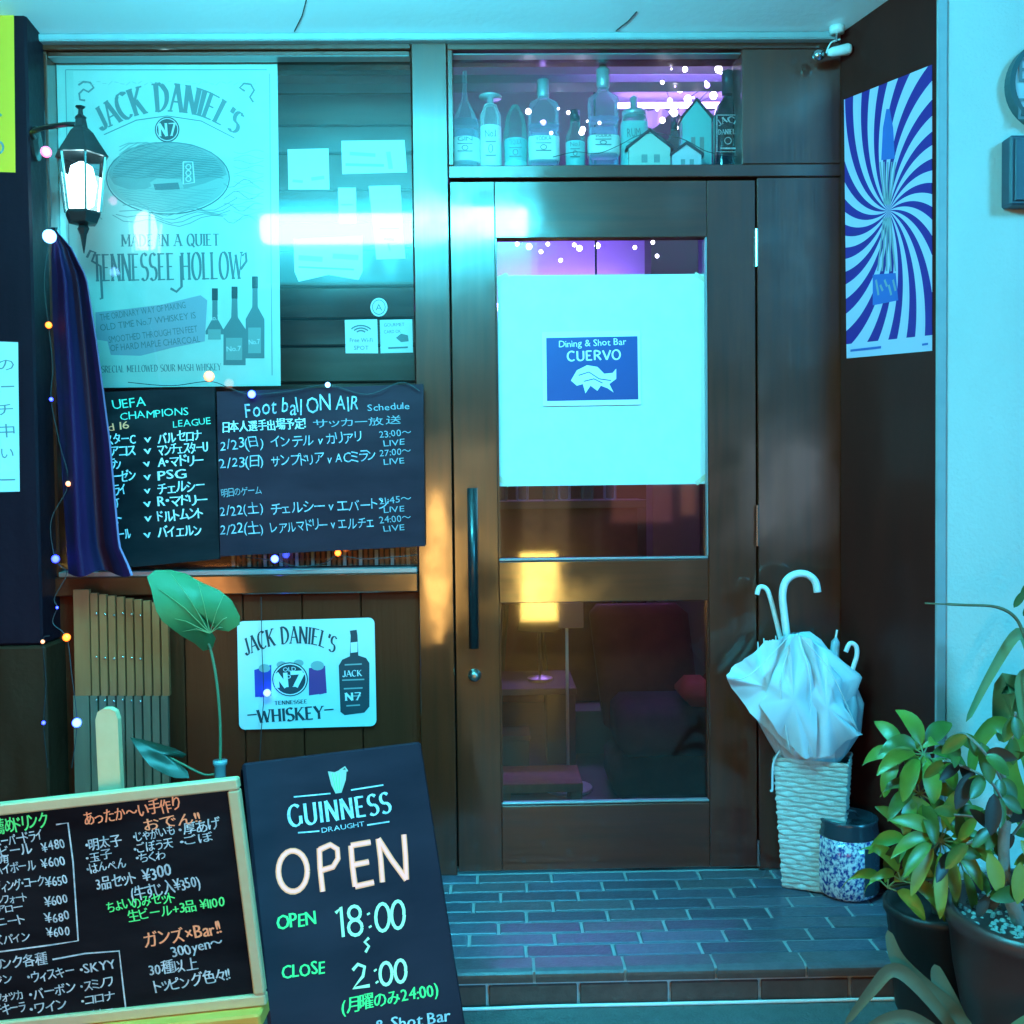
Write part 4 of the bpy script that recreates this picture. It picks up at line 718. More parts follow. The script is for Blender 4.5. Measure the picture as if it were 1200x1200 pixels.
# ================================================================== spiral poster on the side wall
mo = bpy.data.materials.new('spiral_print'); mo.use_nodes = True; n = mo.node_tree.nodes; L = mo.node_tree.links; b = n['Principled BSDF']; b.inputs['Roughness'].default_value = .45
def mn(op, a, b_=None, c=None):
    q = n.new('ShaderNodeMath'); q.operation = op
    for i, v_ in enumerate((a, b_, c)):
        if v_ is None: continue
        if isinstance(v_, (int, float)): q.inputs[i].default_value = v_
        else: L.new(v_, q.inputs[i])
    return q.outputs[0]
uvn = n.new('ShaderNodeUVMap'); sp = n.new('ShaderNodeSeparateXYZ'); L.new(uvn.outputs[0], sp.inputs[0])
ux = mn('SUBTRACT', sp.outputs[0], .52); uy = mn('SUBTRACT', sp.outputs[1], .53); ux = mn('MULTIPLY', ux, .62)
rr = mn('SQRT', mn('ADD', mn('MULTIPLY', ux, ux), mn('MULTIPLY', uy, uy)))
ang = mn('ARCTAN2', uy, ux); ph = mn('ADD', mn('MULTIPLY', ang, 22), mn('MULTIPLY', rr, 27)); sn = mn('SINE', ph); st_ = mn('GREATER_THAN', sn, -.05)
ft_ = mn('LESS_THAN', sp.outputs[1], .055); st_ = mn('MAXIMUM', st_, ft_)
mx = n.new('ShaderNodeMix'); mx.data_type = 'RGBA'; mx.inputs[6].default_value = (.05, .015, .22, 1); mx.inputs[7].default_value = (.62, .60, .80, 1); L.new(st_, mx.inputs[0]); L.new(mx.outputs[2], b.inputs['Base Color'])
Pq = [sw.p(*sw.loc(*p), .003) for p in ((993, 420), (1093, 411), (1093, 76), (990, 117))]
al = [sw.loc(993, 420), sw.loc(1093, 411), sw.loc(1093, 76), sw.loc(990, 117)]
t = thing('spiral_poster', 'blue and white spiral striped poster on the dark side wall', 'poster', sum(Pq, V3())/4)
ca = [(al[0][0], al[0][1]), (al[1][0], al[1][1]-.0), (al[2][0], al[2][1]), (al[3][0], al[3][1])]
o = mk('sheet', [sw.p(a, b_, .003) for a, b_ in ca]+[sw.p(a, b_, .0015) for a, b_ in ca], [(0, 1, 2, 3), (7, 6, 5, 4), (0, 4, 5, 1), (1, 5, 6, 2), (2, 6, 7, 3), (3, 7, 4, 0)], mo, t)
uv = o.data.uv_layers.new(name='UVMap'); uvc = [(0, 0), (1, 0), (1, 1), (0, 1)]
for lp in o.data.loops: uv.data[lp.index].uv = uvc[lp.vertex_index % 4]
mb = MB(); blm = mat('mid_blue_print', (.06, .14, .5), .45)
shape(mb, sw, [(1034, 188), (1036, 150), (1040, 128), (1044, 128), (1048, 150), (1050, 186)][::-1], 0, d=.0042)
for k in range(5): stroke(mb, sw, [(1033+k*4.5, 190), (1035.5+k*3, 215), (1038+k*1.6, 240)], 1.6, 1, d=.0045); stroke(mb, sw, [(1037+k*2, 255), (1034+k*3.3, 285), (1030+k*5.2, 318)], 1.8, 1, d=.0045)
shape(mb, sw, [(1024, 322), (1051, 320), (1054, 352), (1024, 358)][::-1], 0, d=.0042)
for k in range(5): stroke(mb, sw, [(1028+k*5, 328+(k % 2)*6), (1031+k*5, 346-(k % 3)*5)], 2.2, 1, d=.0047)

stroke(mb, sw, [(998, 411), (1034, 407)], 2, 0, d=.0045); stroke(mb, sw, [(1082, 404), (1089, 403)], 2, 0, d=.0045); mb.build('print', [blm, chd], t)

# round sign and box on the stucco wall
fs_ = front(e0.y-.03); t = thing('round_sign', 'round pale sign with a dark rim at the right edge on the stucco wall', 'sign', at(1228, 100, e0.y-.02))
cc = at(1229, 102, e0.y); rr_ = .116
MB().lathe(cc, [(rr_, .0), (rr_, .03), (rr_*.9, .034), (rr_*.9, .026), (.001, .026)], 40, ax=lambda x, y, z: V3((x, -z, y))).build('rim', mat('dark_teal_rim', (.05, .12, .14), .4), t)
MB().lathe(cc, [(rr_*.885, .0265), (rr_*.885, .028), (.001, .028)], 36, ax=lambda x, y, z: V3((x, -z, y))).build('face', mat('sign_face', (.45, .58, .62), .5), t)
mb = MB(); write(mb, fs_, 'BAR', (1194, 96), (1262, 96), 30, 0, 0); write(mb, fs_, 'BEER', (1193, 140), (1262, 140), 26, 0, 0); mb.build('lettering', ink, t)
bb = at(1230, 195, e0.y); t = thing('meter_box', 'dark rectangular box under the round sign', 'box', (bb.x, e0.y-.03, bb.z))
xa, za, zb = AX(1184, 200, e0.y-.05), AZ(240, 1190, e0.y-.05), AZ(158, 1190, e0.y-.05)
greyb = mat('blue_grey_box_paint', (.05, .07, .10), .5)
box('case', greyb, t, xa, xa+.2, e0.y-.05, e0.y-.001, za, zb, b=.005); box('lid', greyb, t, xa+.01, xa+.19, e0.y-.056, e0.y-.0505, za+.01, zb-.01, b=.002)

# security light in the ceiling corner
P = at(985, 60, -.05); t = thing('security_light', 'small white twin head sensor light in the ceiling corner by the side wall', 'light', (P.x, P.y, CZ))
MB().lathe((P.x-.01, P.y, CZ-.02), [(.02, 0), (.022, .018)], 14).build('mount', umbh, t, True); MB().tube([(P.x-.01, P.y, CZ-.02), (P.x-.012, P.y, CZ-.045)], .004, 6).build('bracket', metal, t)
a_ = at(970, 62, -.05); b_ = at(997, 57, -.05)
MB().tube([a_, a_.lerp(b_, .2), a_.lerp(b_, .9), b_], [.008, .013, .016, .012], 12).build('lamp_head', umbh, t, True)
c_ = at(958, 65, -.05); MB().tube([c_+V3((.006, -.012, -.004)), c_, c_+V3((-.006, .012, .006))], [.013, .016, .01], 12).build('sensor_eye', metal, t, True)
MB().tube(curve([at(968, 62, -.05), at(974, 50, -.05), at(985, 46, -.05)]), .0022, 5).build('wire', umbh, t)

# ================================================================== lantern, flag, string lights at the left
LY = -.19
def L_(p, q, Y=LY): return at(p, q, Y)
t = thing('wall_lantern', 'black carriage lantern with lit glass on an arm from the left pillar', 'lantern', L_(97, 215))
sc = (D+LY)/F; cx = L_(96, 200).x
def zz(q): return L_(96, q).z
def P_(prof): return [(w_*sc, zz(q)-zz(300)) for w_, q in prof]
MB().lathe((cx, LY, zz(300)), P_([(.5, 297), (2, 288), (4, 275), (7, 268), (5, 264), (16, 262), (20, 252), (20, 249), (14, 247)]), 6).build('base_finial', blackm, t)
MB().lathe((cx, LY, zz(300)), P_([(31, 184), (26, 176), (21, 168), (14, 156), (8, 150), (6, 140), (7, 138), (3, 134), (2.5, 128), (6, 125), (1, 124)]), 6).build('cap', blackm, t)
mb = MB()
for k in range(6):
    a = 2*math.pi*k/6; mb.tube([(cx+20*sc*math.cos(a), LY+20*sc*math.sin(a), zz(249)), (cx+27*sc*math.cos(a), LY+27*sc*math.sin(a), zz(183))], .0035, 5)
mb.build('glazing_bar', blackm, t)
MB().lathe((cx, LY, zz(300)), P_([(19, 249), (26, 184)]), 6).build('glass', lampglass, t)
MB().lathe((cx, LY, zz(300)), P_([(3, 247), (12, 240), (16, 215), (12, 196), (3, 190)]), 12).build('bulb', lante, t, True)
MB().tube(curve([(cx, LY, zz(150)), (cx, LY, zz(147)), L_(75, 146), V3((px1+.03, LY+.05, zz(146))), V3((px1+.004, pY+.03, zz(146)))]), .0065, 8).build('arm', blackm, t)
MB().lathe((px1+.001, pY+.035, zz(150)), [(.03, 0), (.03, .008), (.012, .014)], 16, ax=lambda x, y, z: V3((z, x, y*1.6))).build('wall_plate', blackm, t)
# flag
FYY = -.15
left = [(270, 62), (300, 60), (380, 62), (480, 68), (580, 74), (672, 80)]; right = [(270, 66), (290, 84), (325, 102), (400, 114), (520, 130), (600, 137), (640, 141), (672, 156)]
def itp(tab, q):
    for (a, b_), (c, d_) in zip(tab, tab[1:]):
        if q <= c: return b_+(d_-b_)*max(0, (q-a))/(c-a)
    return tab[-1][1]
vs = []; fs = []; mi = []; NU, NV = 28, 40
for j in range(NV+1):
    q = 270+402*j/NV
    for i in range(NU+1):
        s_ = i/NU; dep = .026*math.sin(s_*9+q*.004)*min(1, j/6)+.004*math.sin(s_*23+q*.01)
        vs.append(at(itp(left, q)+(itp(right, q)-itp(left, q))*s_, q+(4*math.sin(s_*9) if j == NV else 0), FYY-.02+dep))
for j in range(NV):
    for i in range(NU):
        k = j*(NU+1)+i; fs.append((k, k+NU+1, k+NU+2, k+1)); mi.append(3 if i >= NU-1 else (0, 2, 2, 0, 1, 0, 2)[int(i/4)])
t = thing('draped_flag', 'blue and maroon flag draped in folds beside the left pillar', 'flag', at(95, 300, FYY))
mk('cloth', vs, fs, [flagb, flagr, flagd, flage], t, True, mi); MB().tube([at(58, 268, FYY+.02), at(66, 268, FYY-.02)], .004, 6).build('hook', metal, t)
# string lights down the left side
sl_ = thing('string_lights', 'string of small blue, orange and white lights down the left side of the front', 'string lights', at(60, 400, -.17))
seq = [(54, 178, LP, 8), (58, 277, LC, 10), (57, 381, LO, 5), (60, 468, LB, 3), (80, 567, LW, 4), (65, 655, LB, 6), (67, 712, LB, 2), (78, 747, LO, 6), (50, 752, LW, 3), (90, 847, LBw, 7), (51, 847, LB, 3)]
def bulbs(t, seq, Y):
    for p, q, m_, r_ in seq:
        P = at(p, q, Y); MB().ball(P, r_*.8*(D+Y)/F, 8).build('bulb', m_, t, True)
bulbs(sl_, seq, -.18)
MB().tube(curve([at(p, q, -.168) for p, q in ((52, 130), (54, 178), (60, 230), (58, 277), (52, 330), (57, 381), (62, 430), (60, 468), (70, 520), (80, 567), (60, 610), (65, 655), (78, 672), (64, 700), (67, 712), (62, 730), (78, 747), (84, 790), (90, 847), (84, 900))]), .0014, 4).build('wire', cordm, sl_)
MB().tube(curve([at(p, q, -.115) for p, q in ((58, 745), (50, 752), (54, 800), (51, 847), (56, 900))]), .0013, 4).build('wire', cordm, sl_)
s2 = thing('string_lights', 'string of lights running along the top of the two match boards', 'string lights', at(300, 458, -.05)); bulbs(s2, [(245, 441, LW, 8), (295, 462, LBw, 6), (384, 451, LC, 4)], -.05)
MB().tube(curve([at(p, q, -.048) for p, q in ((150, 448), (200, 452), (245, 447), (270, 455), (295, 462), (340, 458), (384, 451), (430, 462), (470, 448), (492, 458))]), .0014, 4).build('wire', cordm, s2)
s3 = thing('string_lights', 'string with a blue and an orange light under the right match board', 'string lights', at(360, 655, -.02)); bulbs(s3, [(322, 655, LBw, 6), (396, 648, LO, 5)], -.02)
MB().tube(curve([at(p, q, -.018) for p, q in ((280, 652), (322, 657), (350, 664), (380, 660), (396, 651), (430, 655), (490, 650))]), .0014, 4).build('wire', cordm, s3)
s4 = thing('string_lights', 'single blue light and its wire hanging in front of the tin sign', 'string lights', at(313, 800, 0)); bulbs(s4, [(313, 812, LBw, 6)], -.006); MB().tube(curve([at(p, q, -.006) for p, q in ((306, 700), (307, 760), (309, 812), (306, 860), (304, 900))]), .0013, 4).build('wire', cordm, s4)

# slatted screen under the flag
SY = -.06
t = thing('slatted_screen', 'upright slatted wooden screen with greyer lower half beside the pillar base', 'screen', at(145, 930, SY))
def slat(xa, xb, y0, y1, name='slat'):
    for (qa, qb, m_) in ((y0, 815, slatm), (815, y1, slatt)):  # each slat turns a greyer brown in its lower half
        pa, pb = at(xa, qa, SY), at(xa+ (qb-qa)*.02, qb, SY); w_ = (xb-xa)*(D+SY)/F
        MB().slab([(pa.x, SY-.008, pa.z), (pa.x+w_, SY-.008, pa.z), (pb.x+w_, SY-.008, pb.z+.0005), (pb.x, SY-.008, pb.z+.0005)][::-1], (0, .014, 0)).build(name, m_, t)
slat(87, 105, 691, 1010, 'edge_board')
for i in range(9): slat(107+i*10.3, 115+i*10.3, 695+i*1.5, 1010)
box('cross_bar', panelw, t, at(90, 750, SY).x, at(198, 750, SY).x, SY+.007, SY+.02, AZ(742, 140, SY), AZ(730, 140, SY)); box('cross_bar', panelw, t, at(95, 900, SY).x, at(202, 900, SY).x, SY+.007, SY+.02, AZ(892, 140, SY), AZ(880, 140, SY))
mb = MB()
for q in (719, 770, 820):
    for i in range(6): mb.ball(at(113+i*10.3, q+(i % 3), SY-.011), .0035, 5)
mb.build('pin', LC if False else mat('bright_pin', (.9, .85, .75), .2, .8), t, True)
# stepped ledge under the left side
# ================================================================== menu board on its easel
T0 = V3((-.4616, -1.131, .628)); th = R(-1.8); lean = R(-.96); ro = R(5.84)
def mkfr(TR, th, ph, ro, w_=0):
    U = V3((math.cos(th), math.sin(th), 0)); N = V3((math.sin(th), -math.cos(th), 0)); Z_ = V3((0, 0, 1)); V = Z_*math.cos(ph)-N*math.sin(ph)
    return Fr(TR, U*math.cos(ro)+V*math.sin(ro), V*math.cos(ro)-U*math.sin(ro))
fm = mkfr(T0, th, lean, ro)
W_, H_ = .60, .42; fwid = .021
menu = thing('menu_board', 'framed blackboard menu with handwritten Japanese food and drink prices', 'menu board', fm.p(-W_/2, -H_, -.01))
def TT(fr): return lambda x, y, z: fr.p(x, z, -y)
MB().box(-W_+fwid, -fwid, .004, .012, -H_+fwid, -fwid, b=.001, T=TT(fm)).build('board', board, menu)
for (a, b_, c, d_) in ((-W_, 0, -fwid, 0), (-W_, 0, -H_, -H_+fwid), (-W_, -W_+fwid, -H_+fwid+.0005, -fwid-.0005), (-fwid, 0, -H_+fwid+.0005, -fwid-.0005)):
    MB().box(a, b_, -.004, .016, c, d_, b=.003, T=TT(fm)).build('frame_rail', palewood, menu)
mb = MB(); f2 = Fr(fm.p(0, 0, -.004), fm.U, fm.V); w2 = lambda s, p, q, h, c=0, j=.07: write(mb, f2, s, p, q, h, c, jit=j, bold=.8)
w2('お薦めドリンク', (-18, 978), (56, 968), 15, 1)
for s, p, q, h in (('スーパードライ', (-6, 992), (50, 983), 11), ('生ビール', (-12, 1006), (38, 999), 11), ('¥480', (50, 998), (77, 993), 12), ('角', (0, 1011), (10, 1010), 8), ('ハイボール', (-6, 1025), (42, 1018), 10), ('¥600', (50, 1018), (77, 1013), 11),
                   ('ヴィング・コーク', (-6, 1045), (52, 1037), 10), ('¥650', (54, 1040), (80, 1035), 11), ('コンフォート', (-10, 1060), (32, 1055), 9), ('¥600', (53, 1062), (80, 1057), 11), ('アロー', (-4, 1071), (27, 1066), 8), ('¥680', (54, 1082), (82, 1077), 11),
                   ('ニート', (-2, 1086), (30, 1081), 10), ('¥600', (56, 1099), (82, 1095), 11), ('ズパイン', (-6, 1108), (35, 1102), 9)): w2(s, p, q, h)
for pl_ in ([(66, 966), (80, 964), (86, 1010), (92, 1102), (60, 1107), (0, 1115), (-20, 1118)], [(62, 1124), (100, 1117), (140, 1114), (144, 1150), (148, 1184)]): stroke(mb, f2, pl_, 1.8, 0)
w2('あったか〜い手作り', (100, 966), (211, 948), 13, 2); w2('おでん!!', (170, 973), (236, 962), 12, 2)
for s, p, q, h in (('・明太子', (101, 996), (143, 989), 11), ('・玉子', (102, 1010), (131, 1005), 9), ('・はんぺん', (103, 1023), (148, 1016), 10), ('・じゃがいも', (157, 986), (205, 977), 10), ('・厚あげ', (211, 978), (258, 970), 11), ('・ごぼう天', (158, 1000), (203, 992), 10), ('・ごぼ', (212, 991), (250, 984), 9), ('・ちくわ', (160, 1011), (195, 1005), 9)): w2(s, p, q, h)
w2('3品セット', (114, 1043), (161, 1034), 13); w2('¥300', (168, 1033), (201, 1025), 14); w2('(牛すじ入¥350)', (155, 1055), (235, 1038), 13)
w2('ちょいのみセット', (126, 1068), (206, 1056), 11, 1); w2('生ビール+3品 ¥1100', (151, 1079), (263, 1061), 11, 1)
w2('ガンズ×Bar!!', (170, 1110), (260, 1093), 15, 2); w2('300yen〜', (203, 1122), (262, 1108), 12); w2('30種以上', (176, 1143), (232, 1134), 12); w2('トッピング色々!!', (182, 1162), (270, 1147), 12)
for s, p, q, h in (('ドリンク各種', (-14, 1138), (55, 1128), 11), ('ジン', (-6, 1154), (15, 1151), 9), ('・ウィスキー', (34, 1151), (88, 1142), 11), ('・SKYY', (95, 1141), (137, 1134), 11), ('ウォッカ', (-6, 1174), (28, 1169), 10), ('・バーボン', (36, 1171), (89, 1162), 11), ('・スミノフ', (96, 1161), (134, 1154), 10),
                   ('テキーラ', (-6, 1190), (31, 1184), 11), ('・ワイン', (37, 1188), (80, 1180), 11), ('・コロナ', (96, 1178), (136, 1171), 10), ('・ZIMA', (38, 1203), (85, 1196), 11), ('・ギネス', (98, 1197), (136, 1190), 10)): w2(s, p, q, h)
mb.build('lettering', [chw, chg, cho], menu)
# easel
es = thing('easel', 'wooden display easel holding up the menu board', 'easel', (fm.p(-W_/2, -H_, -.05).x, -1.2, -.085))
EY = -1.10
pa = at(122, 832, EY+.02); pb = at(142, 1300, EY-.02); pa2 = pa
w_ = .0205
MB().slab([(pa.x-w_, EY+.03, pa.z-.02), (pb.x-w_, EY-.0, -.085), (pb.x+w_, EY-.0, -.085), (pa.x+w_, EY+.03, pa.z-.02), (pa.x+w_*.8, EY+.03, pa.z-.006), (pa.x+w_*.3, EY+.03, pa.z), (pa.x-w_*.3, EY+.03, pa.z), (pa.x-w_*.8, EY+.03, pa.z-.006)], (0, .018, 0)).build('back_post', palewood, es)
TE = lambda x, y, z: fm.p(x, z, -y)
MB().box(-.33, -.006, -.03, .035, -H_-.030, -H_-.001, b=.004, T=TE).build('ledge', yelwood, es)
for xx, lean_ in ((-.30, -.12), (-.05, .08)):
    a = fm.p(xx, -H_-.03, -.02); MB().tube([a, V3((a.x+lean_*.5, a.y+.02, -.085))], .014, 6).build('leg', yelwood, es)

# ================================================================== stout sign board
fG = mkfr(V3((-.517, -.8677, H-.5781)), R(28.7), R(23.5), R(-1.46)); GW = .40; GH = .765
sb = thing('sandwich_board', 'blue black sandwich board with stout harp logo and hand painted OPEN hours', 'sandwich board', fG.p(GW/2, -GH, 0))
MB().box(0, GW, 0, .014, -GH, 0, b=.005, T=TT(fG)).build('front_panel', boardb, sb)
top = fG.p(0, -.01, -.02); tp2 = fG.p(GW, -.01, -.02); bk = V3((fG.N.x, fG.N.y, 0)).normalized()*-.16
MB().slab([top, tp2, V3((tp2.x, tp2.y, -.0))+bk, V3((top.x, top.y, -.0))+bk], (0, .012, 0)).build('rear_panel', boardb, sb)
mb = MB(); fg2 = Fr(fG.O, fG.U, fG.V)
shape(mb, fg2, [(384, 904), (392, 905), (399, 902), (406, 902), (405, 914), (400, 929), (393, 930), (388, 920)][::-1], 4, d=.0012)
for k in range(3): stroke(mb, fg2, [(389+k*4, 906), (393+k*2.2, 926)], .8, 3, d=.0018)
stroke(mb, fg2, [(398, 903), (404, 899), (407, 904)], 2, 4)
stroke(mb, fg2, [(344, 934), (387, 930)], 1.6); stroke(mb, fg2, [(411, 926), (449, 920)], 1.6); stroke(mb, fg2, [(349, 976), (374, 974)], 1.6); stroke(mb, fg2, [(430, 967), (456, 963)], 1.6)
old(mb, fg2, 'GUINNESS', [(339, 969), (398, 961), (458, 952)], 25, 0, thin=.08, thick=.17, serif=.085, fan=.3, gap_=.17); write(mb, fg2, 'DRAUGHT', (377, 976), (427, 968), 6, 0, jit=0)
def hand(pts, wpx=3.8, c=1): stroke(mb, fg2, pts, wpx+2.8, 2, d=.0009); stroke(mb, fg2, pts, wpx, c, d=.0016)
hand(ell(343, 1021, 17, 24, 22)+[(360, 1021)]); 
hand([(378, 1045), (375, 1018), (374, 994)]); hand([(374, 996), (387, 990), (395, 995), (396, 1006), (390, 1016), (377, 1020)])
hand([(411, 991), (413, 1016), (416, 1039)]); hand([(411, 991), (434, 987)]); hand([(413, 1014), (432, 1010)]); hand([(416, 1039), (438, 1034)])
hand([(448, 1034), (446, 1008), (443, 983)]); hand([(443, 983), (459, 1008), (476, 1031)]); hand([(476, 1031), (475, 1004), (473, 978)])
mb.build('logo_and_open_lettering', [chw, chp, cho, chg, mat('gold_harp', (.55, .50, .40), .4), chlg], sb); mb = MB()
w3 = lambda s, p, q, h, c, j=.05: write(mb, fg2, s, p, q, h, c, jit=j, bold=.8)
w3('OPEN', (324, 1090), (370, 1083), 17, 3)
def pen(pts, c=4, wpx=3.6): stroke(mb, fg2, pts, wpx, 5, d=.0016)
pen([(393, 1070), (399, 1063), (402, 1098)]); pen(ell(415, 1070, 7, 8, 12)+[(422, 1070)]); pen(ell(416, 1087, 8, 9, 12)+[(424, 1087)]); pen([(431, 1070), (432, 1072)]); pen([(433, 1085), (434, 1087)]); pen(ell(448, 1075, 8, 16, 16)+[(456, 1075)]); pen(ell(466, 1072, 7.5, 16, 16)+[(473, 1072)])
pen([(432, 1099), (427, 1104), (432, 1109), (428, 1116)], wpx=3)
w3('CLOSE', (330, 1148), (380, 1140), 16, 3)
pen([(413, 1137), (419, 1130), (427, 1133), (425, 1144), (414, 1158), (433, 1155)]); pen([(439, 1136), (440, 1138)]); pen([(441, 1150), (442, 1152)]); pen(ell(452, 1141, 7, 13, 16)+[(459, 1141)]); pen(ell(469, 1138, 6.5, 13, 16)+[(475, 1138)])
w3('(月曜のみ24:00)', (400, 1187), (513, 1166), 15, 3); w3('Dining & Shot Bar', (382, 1219), (527, 1196), 15, 0)
mb.build('hours_lettering', [chw, chp, cho, chg, chp, chlg], sb)

# ================================================================== big leaf plant behind the boards
PY = -.35
P = at(258, 900, PY); bt = thing('leafy_cutting', 'tall cutting with one big green leaf in a grey bottle behind the boards', 'plant', (P.x, PY, P.z-.3))
MB().lathe((P.x, PY, P.z-.62), [(.05, 0), (.055, .02), (.055, .4), (.028, .5), (.014, .56), (.014, .625), (.018, .63), (.018, .64)], 18).build('bottle', mat('grey_glazed_bottle', (.3, .36, .38), .3, coat=.4), bt, True)
MB().tube(curve([at(p, q, PY) for p, q in ((258, 905), (258, 850), (254, 800), (247, 762), (240, 745))]), [.004]*24+[.003], 6).build('stem', stemm, bt, True)
blade('leaf', [(172, 676), (182, 668), (200, 668), (218, 672), (228, 678), (240, 684), (258, 692), (272, 704), (281, 722), (281, 732), (268, 740), (254, 738), (246, 731), (248, 742), (253, 748), (249, 760), (238, 763), (228, 754), (214, 746), (203, 738), (190, 728), (183, 716), (180, 704), (177, 690)], (232, 716), leaff, bt, PY-.02, lambda s: .03*math.sin(s*12.6), .02)
blade('leaf', [(152, 864), (166, 866), (185, 871), (205, 877), (219, 884), (214, 888), (200, 886), (208, 893), (220, 904), (222, 912), (205, 912), (190, 906), (176, 898), (165, 884)], (190, 884), mat('teal_dark_leaf', (.01, .035, .02), .4), bt, PY, lambda s: .04*math.sin(s*6.3), .01)
mb = MB()
for tipv in ((200, 672), (232, 682), (262, 697), (276, 718), (268, 736), (186, 690), (190, 722), (214, 740)): mb.tube([at(246, 742, PY-.037), at((246+tipv[0])/2, (742+tipv[1])/2-4, PY-.047), at(tipv[0], tipv[1], PY-.036)], [.0013, .0011, .0006], 4)
mb.build('vein', leafg, bt)
MB().tube(curve([at(p, q, PY) for p, q in ((258, 905), (240, 908), (215, 896), (195, 886))]), .003, 5).build('stem', stemm, bt, True)

# ================================================================== umbrella stand and umbrellas
UY = -.125
P = at(953, 1030, UY); ux0 = P.x
us = thing('umbrella_stand', 'square white woven umbrella stand on the brick step right of the door', 'umbrella stand', (ux0, UY, 0))
yaw = R(-24); hs_ = AZ(884, 953, UY)
vs = []; fs = []; NB = 27; per = 48; prof = []
for j in range(NB*4+1):
    z = .004+(hs_-.004)*j/(NB*4); f_ = j/(NB*4); wx = .076+.022*f_; wy = .05+.014*f_; rid = .003*abs(math.sin(math.pi*j/4))
    for i in range(per):
        s_ = i/per*4; k = int(s_); u_ = (s_-k)*2-1
        bx_, by_ = ((u_, -1), (1, u_), (-u_, 1), (-1, -u_))[k]
        wob = rid*(1+.0)+.0018*math.sin(i*2.1+int(j/4)*2.2)
        x, y = bx_*(wx+wob), by_*(wy+wob); zz_ = z+.0022*math.sin(i*1.25+int(j/4)*3.1)*(0 < j < NB*4)
        vs.append((ux0+x*math.cos(yaw)-y*math.sin(yaw), UY+x*math.sin(yaw)+y*math.cos(yaw), zz_))
for j in range(NB*4):
    for i in range(per): a = j*per+i; b_ = j*per+(i+1) % per; fs.append((a, b_, b_+per, a+per))
mk('woven_body', vs, fs, wick, us, False)
MB().lathe((ux0, UY, hs_-.03), [(.06, 0), (.06, .001)], 4, ax=lambda x, y, z: V3((x*.8, y*.6, z))).build('inner_shadow_board', gap, us) if False else None
def canopy(name, m, par, base, topp, prof, lobes, sy, seed, nn=72):
    rnd = random.Random(seed); base, topp = V3(base), V3(topp); ax = (topp-base); Lc = ax.length; ax.normalize(); ex = V3((1, 0, 0)); ex = (ex-ax*ex.dot(ax)).normalized(); ey = ax.cross(ex); vs = []; fs = []; n_ = len(prof)
    phs = rnd.uniform(0, 6)
    lob = [rnd.uniform(.8, 1.1) for _ in range(2*lobes)]; lift = [rnd.uniform(-.05, .05) for _ in range(2*lobes)]
    for j, (r_, t_, sk_) in enumerate(prof):
        for i in range(nn):
            a = 2*math.pi*i/nn; f_ = (math.sin(a*lobes/1.0+phs+1.5*t_)); amp = .30 if j > 1 else .10
            rr2 = r_*(1-amp*(1-abs(f_))**1.3+.03*math.sin(3*a+seed)); g_i = (a*lobes+phs+1.5*t_)/math.pi; li = int(g_i) % (2*lobes); fr_ = abs(f_)**.5; rr2 *= 1+(lob[li]-1)*fr_*min(1, j/3); tt = t_+(lift[li]*fr_ if 2 < j < n_-1 else 0)-(.035*(1-fr_) if 3 < j < n_-1 else 0)
            vs.append(base+ax*(Lc*tt)+ex*(math.cos(a)*rr2+sk_)+ey*(math.sin(a)*rr2*sy))
    for j in range(n_-1):
        for i in range(nn): a_ = j*nn+i; b2 = j*nn+(i+1) % nn; fs.append((a_, b2, b2+nn, a_+nn))
    return mk(name, vs, fs, m, par, True)
k_ = (D+UY)/F
u1 = thing('umbrella', 'large white umbrella with a big white hook handle loosely folded in the woven stand', 'umbrella', (ux0, UY, .05), 'umbrellas in the woven stand')
canopy('canopy', umbm, u1, at(952, 905, UY), at(930, 742, UY), [(18*k_, -.2, 0), (36*k_, .08, -.0), (50*k_, .28, -.010), (66*k_, .48, -.016), (82*k_, .66, -.020), (80*k_, .685, -.020), (60*k_, .78, -.012), (44*k_, .87, -.004), (26*k_, .94, 0), (9*k_, 1.0, 0)], 4, .6, 3, 96)
rj_ = random.Random(8)
def flap(out, ctr, Y, bul, seed):
    rr_s = random.Random(seed); o2 = []
    for i in range(len(out)):
        (a, b_), (c, d_) = out[i], out[(i+1) % len(out)]
        for k in range(3): o2.append((a+(c-a)*k/3+rr_s.uniform(-1.6, 1.6), b_+(d_-b_)*k/3+rr_s.uniform(-1.6, 1.6)))
    return blade('canopy_fold', o2, ctr, umbm, u1, Y, lambda s_: .016*math.sin(s_*38+seed)+.008*math.sin(s_*71), bul)
flap([(928, 742), (912, 750), (896, 752), (880, 768), (862, 779), (852, 792), (856, 806), (880, 836), (905, 862), (930, 886), (938, 850), (934, 800)], (900, 806), UY-.075, .02, 1)
flap([(934, 742), (920, 760), (906, 790), (890, 826), (912, 858), (940, 888), (955, 888), (958, 840), (950, 780)], (930, 820), UY-.105, .025, 2)
flap([(938, 744), (955, 752), (968, 770), (980, 800), (990, 830), (1004, 852), (1010, 862), (992, 868), (975, 884), (950, 888), (946, 830), (940, 780)], (970, 830), UY-.085, .025, 3)
for a_l in (((930, 745), (915, 800), (925, 880)), ((936, 745), (950, 800), (948, 884)), ((925, 745), (880, 790), (858, 796)), ((940, 747), (975, 790), (1006, 858))):
    MB().tube(curve([at(p, q, UY-.128 if i == 1 else UY-.10) for i, (p, q) in enumerate(a_l)]), .0016, 5).build('rib', umbh, u1, True)
MB().tube([at(955, 960, UY), at(924, 735, UY)], .004, 8).build('shaft', metal, u1)
MB().tube(curve([at(p, q, UY) for p, q in ((922, 745), (919, 720), (917, 697), (921, 681), (932, 673), (945, 673), (955, 681), (958, 694))], 5), .0105, 12).build('handle', umbh, u1, True)
